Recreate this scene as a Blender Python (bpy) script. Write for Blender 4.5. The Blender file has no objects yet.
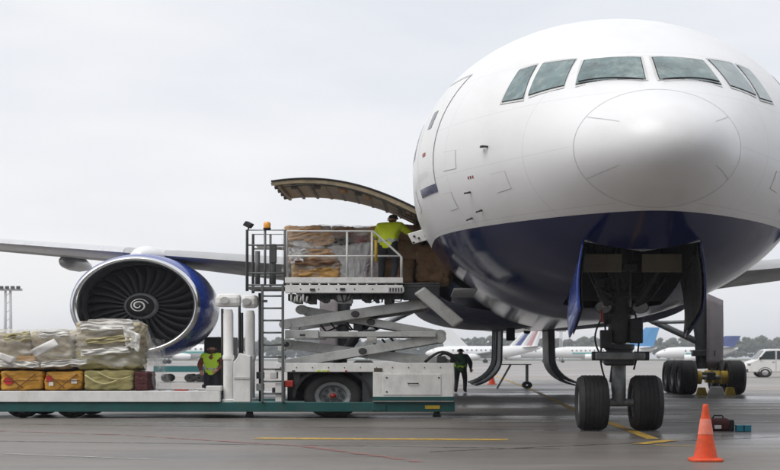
import bpy, bmesh, math, random
from mathutils import Vector, Matrix, noise
R = math.radians
sc = bpy.context.scene
COL = sc.collection
# The photograph shows every thing this much wider (along x) than it is tall;
# all geometry is written in metres and widened along world x when it is linked.
WIDE = 1.328
CAMZ = 1.43

# ------------------------------------------------------------------ camera
cd = bpy.data.cameras.new('camera'); cam = bpy.data.objects.new('camera', cd); COL.objects.link(cam)
cam.location = (0, 0, CAMZ); cam.rotation_euler = (R(90), 0, 0)
cd.sensor_fit = 'HORIZONTAL'; cd.sensor_width = 36; cd.lens = 36 * 1333 / 780
cd.shift_x = -37 / 780; cd.shift_y = 123 / 780
cd.clip_start = .1; cd.clip_end = 9000
cd.dof.use_dof = True; cd.dof.focus_distance = 27; cd.dof.aperture_fstop = 2.8
sc.camera = cam
# ------------------------------------------------------------------ sky, sun, exposure
SUN_EL, SUN_AZ = 54, 232          # azimuth measured clockwise from +y
wd = bpy.data.worlds.new('World'); sc.world = wd; wd.use_nodes = True
nt = wd.node_tree; N = nt.nodes; L = nt.links; N.clear()
out = N.new('ShaderNodeOutputWorld'); bg = N.new('ShaderNodeBackground'); bg.inputs[1].default_value = .1
sky = N.new('ShaderNodeTexSky'); sky.sky_type = 'NISHITA'; sky.sun_disc = False
sky.sun_elevation = R(SUN_EL); sky.sun_rotation = R(SUN_AZ); sky.dust_density = 3
tc = N.new('ShaderNodeTexCoord'); mp = N.new('ShaderNodeMapping'); mp.inputs['Scale'].default_value = (1.6, 1.6, 6)
nz = N.new('ShaderNodeTexNoise'); nz.inputs['Scale'].default_value = 1.7; nz.inputs['Detail'].default_value = 4; nz.inputs['Roughness'].default_value = .5
cr = N.new('ShaderNodeValToRGB'); cr.color_ramp.elements[0].position = .34; cr.color_ramp.elements[1].position = .64
cr.color_ramp.elements[0].color = (5.75, 5.95, 6.35, 1); cr.color_ramp.elements[1].color = (6.85, 6.85, 6.95, 1)
mx = N.new('ShaderNodeMixRGB'); mx.inputs[0].default_value = .93
L.new(tc.outputs['Generated'], mp.inputs[0]); L.new(mp.outputs[0], nz.inputs[0]); L.new(nz.outputs[0], cr.inputs[0])
L.new(sky.outputs[0], mx.inputs[1]); L.new(cr.outputs[0], mx.inputs[2]); L.new(mx.outputs[0], bg.inputs[0]); L.new(bg.outputs[0], out.inputs[0])
sl = bpy.data.lights.new('sun', 'SUN'); sun = bpy.data.objects.new('sun', sl); COL.objects.link(sun)
sl.energy = 1.5; sl.angle = R(45); sl.color = (1, .96, .9)
_d = Vector((math.sin(R(SUN_AZ)) * math.cos(R(SUN_EL)), math.cos(R(SUN_AZ)) * math.cos(R(SUN_EL)), math.sin(R(SUN_EL))))
sun.rotation_euler = _d.to_track_quat('Z', 'Y').to_euler(); sun.location = (0, 0, 60)
vs = sc.view_settings; vs.view_transform = 'Standard'; vs.look = 'None'; vs.exposure = .53; vs.gamma = 1; vs.use_curve_mapping = False
sc.render.engine = 'CYCLES'; sc.cycles.use_denoising = True; sc.cycles.max_bounces = 8; sc.cycles.transparent_max_bounces = 16
sc.cycles.volume_bounces = 0

# ------------------------------------------------------------------ helpers
def at(x, y, Y):                       # a point at distance Y, in metres before widening
    return Vector(((x - 427) * Y / 1770, Y, CAMZ - (y - 358) * Y / 1333))

class MB:
    def __init__(s): s.v = []; s.f = []; s.m = []
    def add(s, vs, fs, mi=0):
        o = len(s.v); s.v += [tuple(p) for p in vs]; s.f += [tuple(i + o for i in f) for f in fs]; s.m += [mi] * len(fs); return s
    def box(s, x0, x1, y0, y1, z0, z1, mi=0):
        vs = [(x, y, z) for z in (z0, z1) for y in (y0, y1) for x in (x0, x1)]
        return s.add(vs, [(0, 2, 3, 1), (4, 5, 7, 6), (0, 1, 5, 4), (2, 6, 7, 3), (0, 4, 6, 2), (1, 3, 7, 5)], mi)
    def bar(s, a, b, w, h, up=(0, 0, 1), mi=0):           # w across, h along up
        a, b = Vector(a), Vector(b); d = (b - a).normalized(); up = Vector(up)
        side = d.cross(up)
        if side.length < 1e-4: side = d.cross(Vector((0, 1, 0)))
        side.normalize(); u = side.cross(d).normalized()
        vs = [p + side * (i * w / 2) + u * (j * h / 2) for p in (a, b) for j in (-1, 1) for i in (-1, 1)]
        return s.add(vs, [(0, 2, 3, 1), (4, 5, 7, 6), (0, 1, 5, 4), (2, 6, 7, 3), (0, 4, 6, 2), (1, 3, 7, 5)], mi)
    def tube(s, pts, r, n=10, cap=True, mi=0):
        pts = [Vector(p) for p in pts]; rs = r if isinstance(r, (list, tuple)) else [r] * len(pts)
        vs = []; prev = None
        for i, p in enumerate(pts):
            d = (pts[min(i + 1, len(pts) - 1)] - pts[max(i - 1, 0)]).normalized()
            if prev is None:
                prev = d.orthogonal().normalized()
            prev = (prev - d * prev.dot(d)).normalized(); b = d.cross(prev)
            vs += [p + (prev * math.cos(2 * math.pi * k / n) + b * math.sin(2 * math.pi * k / n)) * rs[i] for k in range(n)]
        fs = [(i * n + k, i * n + (k + 1) % n, (i + 1) * n + (k + 1) % n, (i + 1) * n + k) for i in range(len(pts) - 1) for k in range(n)]
        if cap: fs += [tuple(range(n))[::-1], tuple((len(pts) - 1) * n + k for k in range(n))]
        return s.add(vs, fs, mi)
    def lathe(s, prof, org, axis, n=32, mi=0):            # prof: (radius, height along axis)
        axis = Vector(axis).normalized(); u = axis.orthogonal().normalized(); w = axis.cross(u); org = Vector(org)
        vs = [org + axis * h + (u * math.cos(2 * math.pi * k / n) + w * math.sin(2 * math.pi * k / n)) * max(r, 1e-4) for r, h in prof for k in range(n)]
        return s.add(vs, [(i * n + k, i * n + (k + 1) % n, (i + 1) * n + (k + 1) % n, (i + 1) * n + k) for i in range(len(prof) - 1) for k in range(n)], mi)
    def grid(s, f, nu, nv, mi=0, closed=False):
        vs = [f(i / nu, j / nv) for i in range(nu + 1) for j in range(nv + 1)]
        return s.add(vs, [(i * (nv + 1) + j, i * (nv + 1) + j + 1, (i + 1) * (nv + 1) + j + 1, (i + 1) * (nv + 1) + j) for i in range(nu) for j in range(nv)], mi)
    def prism(s, poly, y0, y1, mi=0):                     # poly in (x,z), extruded along y
        n = len(poly)
        vs = [(x, y0, z) for x, z in poly] + [(x, y1, z) for x, z in poly]
        return s.add(vs, [tuple(range(n)), tuple(range(2 * n - 1, n - 1, -1))] + [(i, i + n, (i + 1) % n + n, (i + 1) % n) for i in range(n)], mi)
    def loft(s, secs, mi=0, cap=True):
        n = len(secs[0]); vs = [p for q in secs for p in q]
        fs = [(i * n + k, i * n + (k + 1) % n, (i + 1) * n + (k + 1) % n, (i + 1) * n + k) for i in range(len(secs) - 1) for k in range(n)]
        if cap: fs += [tuple(range(n))[::-1], tuple((len(secs) - 1) * n + k for k in range(n))]
        return s.add(vs, fs, mi)
    def build(s, name, mat, parent=None, bev=0, smooth=False, thick=0, base=None, weld=False, auto=None, subd=0):
        if base is None: base = Vector(parent['_b']) if parent is not None else Vector((0, 0, 0))
        me = bpy.data.meshes.new(name); me.from_pydata([(x * WIDE - base.x, y - base.y, z - base.z) for x, y, z in s.v], [], s.f)
        for m in (mat if isinstance(mat, list) else [mat]): me.materials.append(m)
        if isinstance(mat, list): me.polygons.foreach_set('material_index', s.m)
        bm = bmesh.new(); bm.from_mesh(me)
        if weld: bmesh.ops.remove_doubles(bm, verts=bm.verts, dist=1e-4)
        bmesh.ops.recalc_face_normals(bm, faces=bm.faces); bm.to_mesh(me); bm.free()
        return link(name, me, parent, bev, smooth, thick, base, auto, subd)

def link(name, me, parent=None, bev=0, smooth=False, thick=0, base=Vector((0, 0, 0)), auto=None, subd=0):
    o = bpy.data.objects.new(name, me); COL.objects.link(o)
    if smooth: me.polygons.foreach_set('use_smooth', [True] * len(me.polygons))
    if smooth and auto: me.set_sharp_from_angle(angle=R(auto))
    if thick:
        k = o.modifiers.new('solid', 'SOLIDIFY'); k.thickness = thick; k.offset = -1
    if subd:
        k = o.modifiers.new('sub', 'SUBSURF'); k.levels = k.render_levels = subd
    if bev:
        k = o.modifiers.new('bevel', 'BEVEL'); k.width = bev; k.segments = 2; k.limit_method = 'ANGLE'; k.angle_limit = R(35)
    if parent is not None: o.parent = parent
    else: o.location = base
    o['_b'] = tuple(base)
    return o

def tag(o, label=None, cat=None, group=None, kind=None):
    for k, v in (('label', label), ('category', cat), ('group', group), ('kind', kind)):
        if v: o[k] = v
    return o
def thing(name, loc, label, cat, group=None):
    o = bpy.data.objects.new(name, None); COL.objects.link(o); o.empty_display_size = .2
    o.location = (loc[0] * WIDE, loc[1], loc[2]); o['_b'] = tuple(o.location)
    return tag(o, label, cat, group)
def copy_tree(o, delta, parent=None):
    c = o.copy(); COL.objects.link(c); c.parent = parent
    if parent is None: c.location = Vector(o.location) + Vector((delta[0] * WIDE, delta[1], delta[2]))
    for ch in o.children: copy_tree(ch, (0, 0, 0), c)
    return c

# ------------------------------------------------------------------ materials
def node(nt, t, **k):
    n = nt.nodes.new(t)
    for a, b in k.items(): n.inputs[a.replace('_', ' ')].default_value = b
    return n
def M(name, col, rough=.5, metal=0, var=.12, scale=4, bump=0, bscale=30, coat=0, alpha=1, stretch=(1, 1, 1), dirt=None, dirtamt=.5, dirtscale=1.5, spec=.5, rvar=.1):
    m = bpy.data.materials.new(name); m.use_nodes = True; nt = m.node_tree; L = nt.links
    b = nt.nodes['Principled BSDF']
    b.inputs['Metallic'].default_value = metal; b.inputs['Coat Weight'].default_value = coat; b.inputs['Coat Roughness'].default_value = .06
    b.inputs['Alpha'].default_value = alpha; b.inputs['Specular IOR Level'].default_value = spec
    tc = nt.nodes.new('ShaderNodeTexCoord'); mp = nt.nodes.new('ShaderNodeMapping'); mp.inputs['Scale'].default_value = stretch
    L.new(tc.outputs['Object'], mp.inputs[0])
    nz = nt.nodes.new('ShaderNodeTexNoise'); nz.inputs['Scale'].default_value = scale; nz.inputs['Detail'].default_value = 6; nz.inputs['Roughness'].default_value = .6
    L.new(mp.outputs[0], nz.inputs[0])
    mr = nt.nodes.new('ShaderNodeMapRange'); mr.inputs[1].default_value = .25; mr.inputs[2].default_value = .75; mr.inputs[3].default_value = 1 - var; mr.inputs[4].default_value = 1 + var
    L.new(nz.outputs[0], mr.inputs[0])
    mx = nt.nodes.new('ShaderNodeVectorMath'); mx.operation = 'SCALE'; mx.inputs[0].default_value = col[:3]; L.new(mr.outputs[0], mx.inputs['Scale'])
    last = mx.outputs[0]
    if dirt:
        n2 = nt.nodes.new('ShaderNodeTexNoise'); n2.inputs['Scale'].default_value = dirtscale; n2.inputs['Detail'].default_value = 8; n2.inputs['Roughness'].default_value = .7
        L.new(mp.outputs[0], n2.inputs[0])
        r2 = nt.nodes.new('ShaderNodeMapRange'); r2.inputs[1].default_value = .48; r2.inputs[2].default_value = .72; r2.inputs[4].default_value = dirtamt; L.new(n2.outputs[0], r2.inputs[0])
        mm = nt.nodes.new('ShaderNodeMixRGB'); L.new(r2.outputs[0], mm.inputs[0]); L.new(last, mm.inputs[1]); mm.inputs[2].default_value = (*dirt, 1); last = mm.outputs[0]
    L.new(last, b.inputs['Base Color'])
    rr = nt.nodes.new('ShaderNodeMapRange'); rr.inputs[1].default_value = .3; rr.inputs[2].default_value = .7; rr.inputs[3].default_value = max(.02, rough - rvar); rr.inputs[4].default_value = min(1, rough + rvar)
    L.new(nz.outputs[0], rr.inputs[0]); L.new(rr.outputs[0], b.inputs['Roughness'])
    if bump:
        n3 = nt.nodes.new('ShaderNodeTexNoise'); n3.inputs['Scale'].default_value = bscale; n3.inputs['Detail'].default_value = 4; L.new(mp.outputs[0], n3.inputs[0])
        bp = nt.nodes.new('ShaderNodeBump'); bp.inputs['Strength'].default_value = bump; bp.inputs['Distance'].default_value = .02
        L.new(n3.outputs[0], bp.inputs['Height']); L.new(bp.outputs[0], b.inputs['Normal'])
    return m
def livery():
    m = M('aircraft_paint', (.75, .76, .775), rough=.34, var=.03, scale=1.2, coat=0, bump=.06, bscale=1.3, dirt=(.5, .48, .45), dirtamt=.22, dirtscale=.9, stretch=(1, .35, 1), rvar=.06)
    nt = m.node_tree; L = nt.links; b = nt.nodes['Principled BSDF']
    white = b.inputs['Base Color'].links[0].from_socket
    tc = [n for n in nt.nodes if n.type == 'TEX_COORD'][0]
    sp = nt.nodes.new('ShaderNodeSeparateXYZ'); L.new(tc.outputs['Object'], sp.inputs[0])
    def mth(op, a, c=None, d=None):
        n = nt.nodes.new('ShaderNodeMath'); n.operation = op
        for i, q in enumerate((a, c, d)):
            if q is None: continue
            if isinstance(q, (int, float)): n.inputs[i].default_value = q
            else: L.new(q, n.inputs[i])
        return n.outputs[0]
    y, z = sp.outputs[1], sp.outputs[2]
    # skin joints round the body and along it
    ring = mth('COMPARE', mth('FRACT', mth('MULTIPLY_ADD', y, 1 / 2.3, .33)), .5, .0035)
    lap = mth('COMPARE', mth('FRACT', mth('MULTIPLY_ADD', z, 1 / .93, .2)), .5, .006)
    seam = mth('MULTIPLY', mth('MAXIMUM', ring, lap), mth('GREATER_THAN', y, 1.6))
    mj = nt.nodes.new('ShaderNodeMixRGB'); L.new(mth('MULTIPLY', seam, .2), mj.inputs[0]); L.new(white, mj.inputs[1]); mj.inputs[2].default_value = (.25, .25, .26, 1)
    # navy belly below a line that climbs slightly towards the tail
    low = mth('LESS_THAN', mth('MULTIPLY_ADD', y, -.011, z), 3.86)
    mb = nt.nodes.new('ShaderNodeMixRGB'); L.new(low, mb.inputs[0]); L.new(mj.outputs[0], mb.inputs[1]); mb.inputs[2].default_value = (.004, .010, .07, 1)
    L.new(mb.outputs[0], b.inputs['Base Color'])
    rg = b.inputs['Roughness'].links[0].from_socket; mr_ = nt.nodes.new('ShaderNodeMixRGB'); L.new(low, mr_.inputs[0]); L.new(rg, mr_.inputs[1]); mr_.inputs[2].default_value = (.13, .13, .13, 1); L.new(mr_.outputs[0], b.inputs['Roughness'])
    return m
m_liv = livery()
m_white = M('white_paint', (.74, .75, .75), rough=.35, var=.05, coat=.2)
m_navy = M('navy_paint', (.008, .018, .085), rough=.28, var=.1, coat=.3)
m_blue = M('engine_blue', (.014, .05, .32), rough=.25, var=.08, coat=.4)
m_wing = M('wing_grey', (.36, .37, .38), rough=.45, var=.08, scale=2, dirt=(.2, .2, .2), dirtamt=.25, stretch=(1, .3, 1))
m_slat = M('slat_metal', (.62, .63, .65), rough=.35, metal=.4, var=.05)
m_lip = M('polished_metal', (.78, .79, .8), rough=.2, metal=1, var=.05, rvar=.05)
m_fan = M('fan_blade_titanium', (.022, .022, .025), rough=.5, metal=.2, var=.15)
m_duct = M('inlet_liner', (.06, .06, .06), rough=.55, var=.1)
m_black = M('black_matte', (.012, .012, .013), rough=.6, var=.2)
m_dark = M('dark_metal', (.06, .06, .065), rough=.5, metal=.3, var=.2)
m_gear = M('gear_grey', (.27, .29, .3), rough=.42, metal=.2, var=.15, dirt=(.06, .055, .05), dirtamt=.6, dirtscale=5)
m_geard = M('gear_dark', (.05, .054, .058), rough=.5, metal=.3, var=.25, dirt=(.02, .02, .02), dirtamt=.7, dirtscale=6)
m_steel = M('steel', (.5, .5, .5), rough=.3, metal=.9, var=.1)
m_tyre = M('tyre_rubber', (.02, .02, .021), rough=.7, var=.3, scale=8, dirt=(.07, .065, .06), dirtamt=.35, dirtscale=4, bump=.2)
m_glass = M('cockpit_glass', (.09, .15, .155), rough=.04, var=.6, scale=3.2, coat=.7, rvar=.03, dirt=(.3, .37, .35), dirtamt=.75, dirtscale=3.0)
m_wframe = M('window_frame_grey', (.56, .57, .57), rough=.45, var=.05)
m_well = M('well_primer', (.2, .18, .13), rough=.6, var=.2)
m_seal = M('sealant', (.5, .5, .51), rough=.7)
m_lwhite = M('loader_white', (.76, .76, .75), rough=.5, var=.07, dirt=(.36, .34, .31), dirtamt=.4, dirtscale=2.5, stretch=(1.3, 1, .7))
m_lgrey = M('loader_arm_grey', (.46, .47, .465), rough=.5, var=.08, dirt=(.16, .15, .14), dirtamt=.6, dirtscale=2.5)
m_teal = M('loader_teal', (.012, .085, .085), rough=.45, var=.12, dirt=(.05, .05, .045), dirtamt=.55, dirtscale=3)
m_rail = M('rail_dark_grey', (.11, .12, .12), rough=.5, var=.15)
m_rwhite = M('rail_white', (.75, .75, .74), rough=.5, var=.06, dirt=(.25, .22, .2), dirtamt=.4, dirtscale=6)
m_amber = M('amber_lens', (.75, .3, .02), rough=.2, coat=.5)
m_red = M('red_plastic', (.35, .03, .02), rough=.4)
m_dred = M('dark_red_fabric', (.07, .012, .014), rough=.7, bump=.3)
m_yel = M('yellow_paint', (.55, .38, .03), rough=.55, dirt=(.1, .09, .06), dirtamt=.6, dirtscale=8)
m_tealbox = M('teal_plastic', (.02, .22, .3), rough=.45)
m_orange = M('cone_orange', (.72, .08, .02), rough=.55, var=.15, scale=6, dirt=(.2, .06, .035), dirtamt=.75, dirtscale=7)
m_pale = M('cone_band', (.78, .2, .13), rough=.5, dirt=(.75, .4, .33), dirtamt=.7, dirtscale=9)
def film():
    m = M('clear_film', (.74, .73, .7), rough=.25, var=.08, bump=1.0, bscale=7, rvar=.1)
    nt = m.node_tree; L = nt.links; b = nt.nodes['Principled BSDF']; tc = [n for n in nt.nodes if n.type == 'TEX_COORD'][0]
    mp = nt.nodes.new('ShaderNodeMapping'); mp.inputs['Scale'].default_value = (.9, 1, 2.2); mp.inputs['Rotation'].default_value = (0, .35, 0); L.new(tc.outputs['Object'], mp.inputs[0])
    n = nt.nodes.new('ShaderNodeTexNoise'); n.noise_type = 'RIDGED_MULTIFRACTAL'; n.inputs['Scale'].default_value = 2.6; n.inputs['Detail'].default_value = 6; L.new(mp.outputs[0], n.inputs[0])
    r = nt.nodes.new('ShaderNodeMapRange'); r.inputs[1].default_value = .05; r.inputs[2].default_value = .75; r.inputs[3].default_value = .2; r.inputs[4].default_value = .88; L.new(n.outputs[0], r.inputs[0]); L.new(r.outputs[0], b.inputs['Alpha'])
    bp = [q for q in nt.nodes if q.type == 'BUMP'][0]; bp.inputs['Distance'].default_value = .06; L.new(n.outputs[0], bp.inputs['Height'])
    return m
m_film = film()
m_paper = M('white_paper', (.68, .67, .65), rough=.7, var=.06)
m_glossdark = M('vehicle_glass', (.05, .06, .065), rough=.06, coat=.4, rvar=.03)

# ------------------------------------------------------------------ ground
def ground_mat(name, c1, c2, c3, wet, scale=.06, rough=.6):
    m = bpy.data.materials.new(name); m.use_nodes = True; nt = m.node_tree; L = nt.links; b = nt.nodes['Principled BSDF']
    tc = nt.nodes.new('ShaderNodeTexCoord')
    def nz(s, d, st=(1, 1, 1), r=.6):
        mp = nt.nodes.new('ShaderNodeMapping'); mp.inputs['Scale'].default_value = st; L.new(tc.outputs['Object'], mp.inputs[0])
        n = nt.nodes.new('ShaderNodeTexNoise'); n.inputs['Scale'].default_value = s; n.inputs['Detail'].default_value = d; n.inputs['Roughness'].default_value = r
        L.new(mp.outputs[0], n.inputs[0]); return n.outputs[0]
    def mix(f, a, c, typ='MIX'):
        x = nt.nodes.new('ShaderNodeMixRGB'); x.blend_type = typ
        for i, q in enumerate((f, a, c)):
            if isinstance(q, (int, float)): x.inputs[i].default_value = q
            elif isinstance(q, tuple): x.inputs[i].default_value = (*q, 1)
            else: L.new(q, x.inputs[i])
        return x.outputs[0]
    def rng(v, a, b_, c=0, d=1):
        x = nt.nodes.new('ShaderNodeMapRange'); L.new(v, x.inputs[0])
        for i, q in enumerate((a, b_, c, d)): x.inputs[i + 1].default_value = q
        return x.outputs[0]
    col = mix(rng(nz(scale, 5, (.5, 1, 1)), .35, .65), c1, c2)
    col = mix(rng(nz(.35, 8, (.35, 1, 1), .7), .5, .75, 0, .75), col, c3)           # stains
    col = mix(rng(nz(1.4, 8, (1, 1, 1), .75), .56, .74, 0, .6), col, tuple(q * .45 for q in c1))
    col = mix(rng(nz(1.0, 6, (.05, 2.2, 1), .65), .5, .72, 0, .3), col, tuple(q * .5 for q in c2))   # tyre streaks across
    col = mix(rng(nz(1.0, 6, (1.6, .05, 1), .65), .56, .74, 0, .4), col, tuple(q * .5 for q in c2))   # and along the stand
    col = mix(rng(nz(.22, 4, (.3, 1, 1), .5), .55, .62, 0, .35), col, tuple(min(1, q * 1.35) for q in c1))   # paler repair patches
    col = mix(rng(nz(60, 2), .3, .7, .25, .25), col, rng(nz(95, 3), .25, .75, .0, .22))  # stone grain
    L.new(col, b.inputs['Base Color'])
    L.new(rng(nz(.12, 5, (.4, 1, 1)), .4, .62, rough, wet), b.inputs['Roughness'])
    bp = nt.nodes.new('ShaderNodeBump'); bp.inputs['Strength'].default_value = .35; bp.inputs['Distance'].default_value = .006
    L.new(nz(70, 3), bp.inputs['Height']); L.new(bp.outputs[0], b.inputs['Normal'])
    return m
m_asph = ground_mat('apron_asphalt', (.22, .196, .176), (.15, .135, .124), (.08, .073, .068), .16, rough=.55)
m_conc = ground_mat('apron_concrete', (.33, .3, .275), (.28, .26, .24), (.2, .185, .17), .32, rough=.6)
m_grass = M('far_grass', (.09, .1, .05), rough=.9, var=.3, scale=.02)
tag(MB().add([(-2500, -200, 0), (2500, -200, 0), (2500, 3000, 0), (-2500, 3000, 0)], [(0, 1, 2, 3)]).build('ground', m_asph), kind='structure')
tag(MB().add([(-900, 59, .004), (900, 57.5, .004), (900, 640, .004), (-900, 640, .004)], [(0, 1, 2, 3)]).build('concrete_apron', m_conc), kind='structure')
tag(MB().add([(-2400, 640, .004), (2400, 640, .004), (2400, 2900, .004), (-2400, 2900, .004)], [(0, 1, 2, 3)]).build('grass_field', m_grass), kind='structure')

def worn(name, col, cover=.5):
    m = M(name, col, rough=.55, var=.15, scale=3)
    nt = m.node_tree; b = nt.nodes['Principled BSDF']; tc = [n for n in nt.nodes if n.type == 'TEX_COORD'][0]
    n = nt.nodes.new('ShaderNodeTexNoise'); n.inputs['Scale'].default_value = 4; n.inputs['Detail'].default_value = 8; n.inputs['Roughness'].default_value = .75
    r = nt.nodes.new('ShaderNodeMapRange'); r.inputs[1].default_value = .62 - cover * .4; r.inputs[2].default_value = .75 - cover * .3
    nt.links.new(tc.outputs['Object'], n.inputs[0]); nt.links.new(n.outputs[0], r.inputs[0]); nt.links.new(r.outputs[0], b.inputs['Alpha'])
    return m
m_lyel = worn('worn_yellow_line', (.5, .32, .06), .75)
m_lwht = worn('worn_white_line', (.5, .49, .47), .5)
m_lred = worn('worn_red_line', (.3, .13, .11), .5)
m_joint = worn('tar_joint', (.03, .028, .027), .6)
def stripe(name, pts, w, mat, z=.008):
    mb = MB()
    for (a, b) in zip(pts, pts[1:]):
        a, b = Vector((*a, z)), Vector((*b, z)); d = (b - a).normalized(); n = Vector((-d.y, d.x, 0)) * w / 2
        mb.add([a - n, b - n, b + n, a + n], [(0, 1, 2, 3)])
    return tag(mb.build(name, mat), kind='structure')
def gp(x, y): Y = 1906 / (y - 358); return ((x - 427) * Y / 1770, Y)
stripe('lead_in_line', [(3.0, 23.5), (3.06, 36.6), (3.5, 57)], .17, m_lyel)
stripe('lead_in_line_far', [(3.5, 57.6), (4.2, 110)], .17, m_lyel, .012)
stripe('stop_bar', [gp(639, 444.6), gp(671, 440.6)], .2, m_lyel, .012)
stripe('stand_line', [gp(655, 445.3), gp(700, 446.5)], .1, m_lyel)
stripe('stand_marking', [gp(256, 438.6), gp(508, 440)], .42, m_lyel)
for i, (y, w) in enumerate(((403.5, .5), (408.5, .55), (414, .5), (421.5, .45))):
    a, b = gp(452 + i * 6, y), gp(800, y + .6); stripe('bay_line', [a, b], w, m_lwht)
stripe('safety_line', [gp(-20, 430.5), gp(120, 435), gp(300, 446), gp(420, 462)], .14, m_lred)
stripe('edge_line', [gp(-20, 453), gp(160, 460)], .08, m_lwht)
for i, (a, b) in enumerate((((-20, 424), (560, 430)), ((-20, 441), (560, 449)), ((430, 452), (800, 436)), ((560, 431), (800, 431.5)))):
    stripe('tar_joint', [gp(*a), gp(*b)], .07, m_joint, .006)

# ------------------------------------------------------------------ unseen terminal added behind the camera to shade and mirror in the nose
m_tglass = M('terminal_glass', (.05, .06, .065), rough=.08, coat=.3, rvar=.03)
m_tframe = M('terminal_frame', (.2, .2, .2), rough=.5)
tm = thing('unseen_terminal', (0, -8, 0), 'unseen dark glazed terminal added to shade and mirror in the aircraft nose', 'building')
MB().box(-70, 70, -24, -3, 0, 14.2).build('wall', m_tframe, tm)
MB().box(-71, 71, -25, -2.4, 14.2, 14.9).build('roof', m_tframe, tm)
for k in range(35):
    for r_ in range(3): MB().box(-69.8 + k * 4, -66.2 + k * 4, -3.02, -2.9, .6 + r_ * 4.5, 4.9 + r_ * 4.5).build('window', m_tglass, tm)
# ------------------------------------------------------------------ airliner
X0, Y0 = 2.86, 20.5
S_ = [0, .05, .1, .2, .4, .7, 1.0, 1.5, 2, 2.5, 3, 4, 5, 6, 7, 8, 10, 14, 42, 47, 52, 57, 61, 62.8]
W_ = [0, .22, .31, .43, .59, .75, .87, 1.04, 1.28, 1.52, 1.76, 2.21, 2.6, 2.88, 3.04, 3.09, 3.1, 3.1, 3.1, 2.85, 2.25, 1.45, .65, .2]
T_ = [4.85, 5.07, 5.16, 5.28, 5.45, 5.61, 5.73, 5.92, 6.20, 6.60, 6.93, 7.46, 7.88, 8.18, 8.35, 8.4, 8.4, 8.4, 8.4, 8.38, 8.3, 8.1, 7.85, 7.6]
B_ = [4.85, 4.64, 4.56, 4.45, 4.31, 4.18, 4.10, 3.97, 3.79, 3.58, 3.38, 3.02, 2.76, 2.56, 2.42, 2.33, 2.22, 2.2, 2.2, 2.75, 4.0, 5.3, 6.5, 6.95]
C_ = [4.85, 4.85, 4.86, 4.87, 4.88, 4.9, 4.92, 4.96, 5.02, 5.08, 5.13, 5.2, 5.26, 5.3, 5.3, 5.3, 5.3, 5.3, 5.3, 5.4, 5.9, 6.5, 7.1, 7.3]
def pchip(xs, ys):
    n = len(xs); h = [xs[i + 1] - xs[i] for i in range(n - 1)]; d = [(ys[i + 1] - ys[i]) / h[i] for i in range(n - 1)]
    m = [0] * n; m[0] = d[0]; m[-1] = d[-1]
    for i in range(1, n - 1):
        if d[i - 1] * d[i] > 0:
            a = 2 * h[i] + h[i - 1]; b = h[i] + 2 * h[i - 1]; m[i] = (a + b) / (a / d[i - 1] + b / d[i])
    def f(x):
        x = min(max(x, xs[0]), xs[-1]); i = 0
        while i < n - 2 and x > xs[i + 1]: i += 1
        t = (x - xs[i]) / h[i]
        return (1 + 2 * t) * (1 - t) ** 2 * ys[i] + t * (1 - t) ** 2 * h[i] * m[i] + t * t * (3 - 2 * t) * ys[i + 1] + t * t * (t - 1) * h[i] * m[i + 1]
    return f
def blunt(g):                          # a round tip instead of a cone over the first decimetre
    return lambda s: g(s) if s >= .1 else g(0) + (g(.1) - g(0)) * math.sqrt(max(s, 0) / .1)
fw, ft, fb, fc = blunt(pchip(S_, W_)), blunt(pchip(S_, T_)), blunt(pchip(S_, B_)), pchip(S_, C_)
def F0(s, ph):
    c = fc(s); k = math.cos(ph)
    return Vector((X0 + fw(s) * math.sin(ph), Y0 + s, c + ((ft(s) - c) if k > 0 else (c - fb(s))) * k + .011 * (s - 6.5)))
def F(s, ph, off=0.):
    p = F0(s, ph)
    if off:
        a = F0(s + .01, ph) - F0(s - .01, ph); b = F0(s, ph + .01) - F0(s, ph - .01); n = b.cross(a).normalized()
        if n.dot(p - Vector((X0, Y0 + s + .0, fc(s)))) < 0: n = -n
        p = p + n * off
    return p
def fphi(s, z):                       # angle on the right-hand side (x > X0) at height z
    c = fc(s) + .011 * (s - 6.5); q = (z - c) / ((ft(s) - fc(s)) if z > c else (fc(s) - fb(s)))
    return math.acos(max(-1, min(1, q)))
air = thing('airliner', (X0, Y0, 0), 'large white airliner with navy belly, seen head-on with its cargo door open', 'airplane')
WELL = (.76, 3.0, 6.9)
CARGO = (10.4, 13.1, 3.05, 4.78)
def skin(s0, s1, rings, nphi=112):
    mb = MB(); ss = [s0 + (s1 - s0) * (i / rings) for i in range(rings + 1)]
    if s0 == 0: ss = [1e-5 + (s1 - 1e-5) * (i / rings) ** 3 for i in range(rings + 1)]
    for s in ss: mb.v += [tuple(F0(s, 2 * math.pi * k / nphi)) for k in range(nphi)]
    return mb, nphi, len(ss)
def skin_faces(mb, n, r):
    mb.f = [(i * n + k, i * n + (k + 1) % n, (i + 1) * n + (k + 1) % n, (i + 1) * n + k) for i in range(r - 1) for k in range(n)]; mb.m = [0] * len(mb.f)
mb, n, r = skin(0, 1.5, 40); skin_faces(mb, n, r); mb.f.append(tuple(range(n))); mb.m.append(0)
radome = mb.build('radome', m_liv, air, smooth=True)
mb = MB(); n = 112
ss = [1.5 + .1 * i for i in range(75)] + [9.2 + .35 * i for i in range(14)] + [14.5 + 2.5 * i for i in range(12)] + [42 + 1.3 * i for i in range(17)]
ss = [min(s, 62.8) for s in ss]
for s in ss: mb.v += [tuple(F0(s, 2 * math.pi * k / n)) for k in range(n)]
skin_faces(mb, n, len(ss)); mb.f.append(tuple((len(ss) - 1) * n + k for k in range(n))); mb.m.append(0)
fus = mb.build('fuselage', m_liv, air, smooth=True)
bm = bmesh.new(); bm.from_mesh(fus.data)
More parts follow.
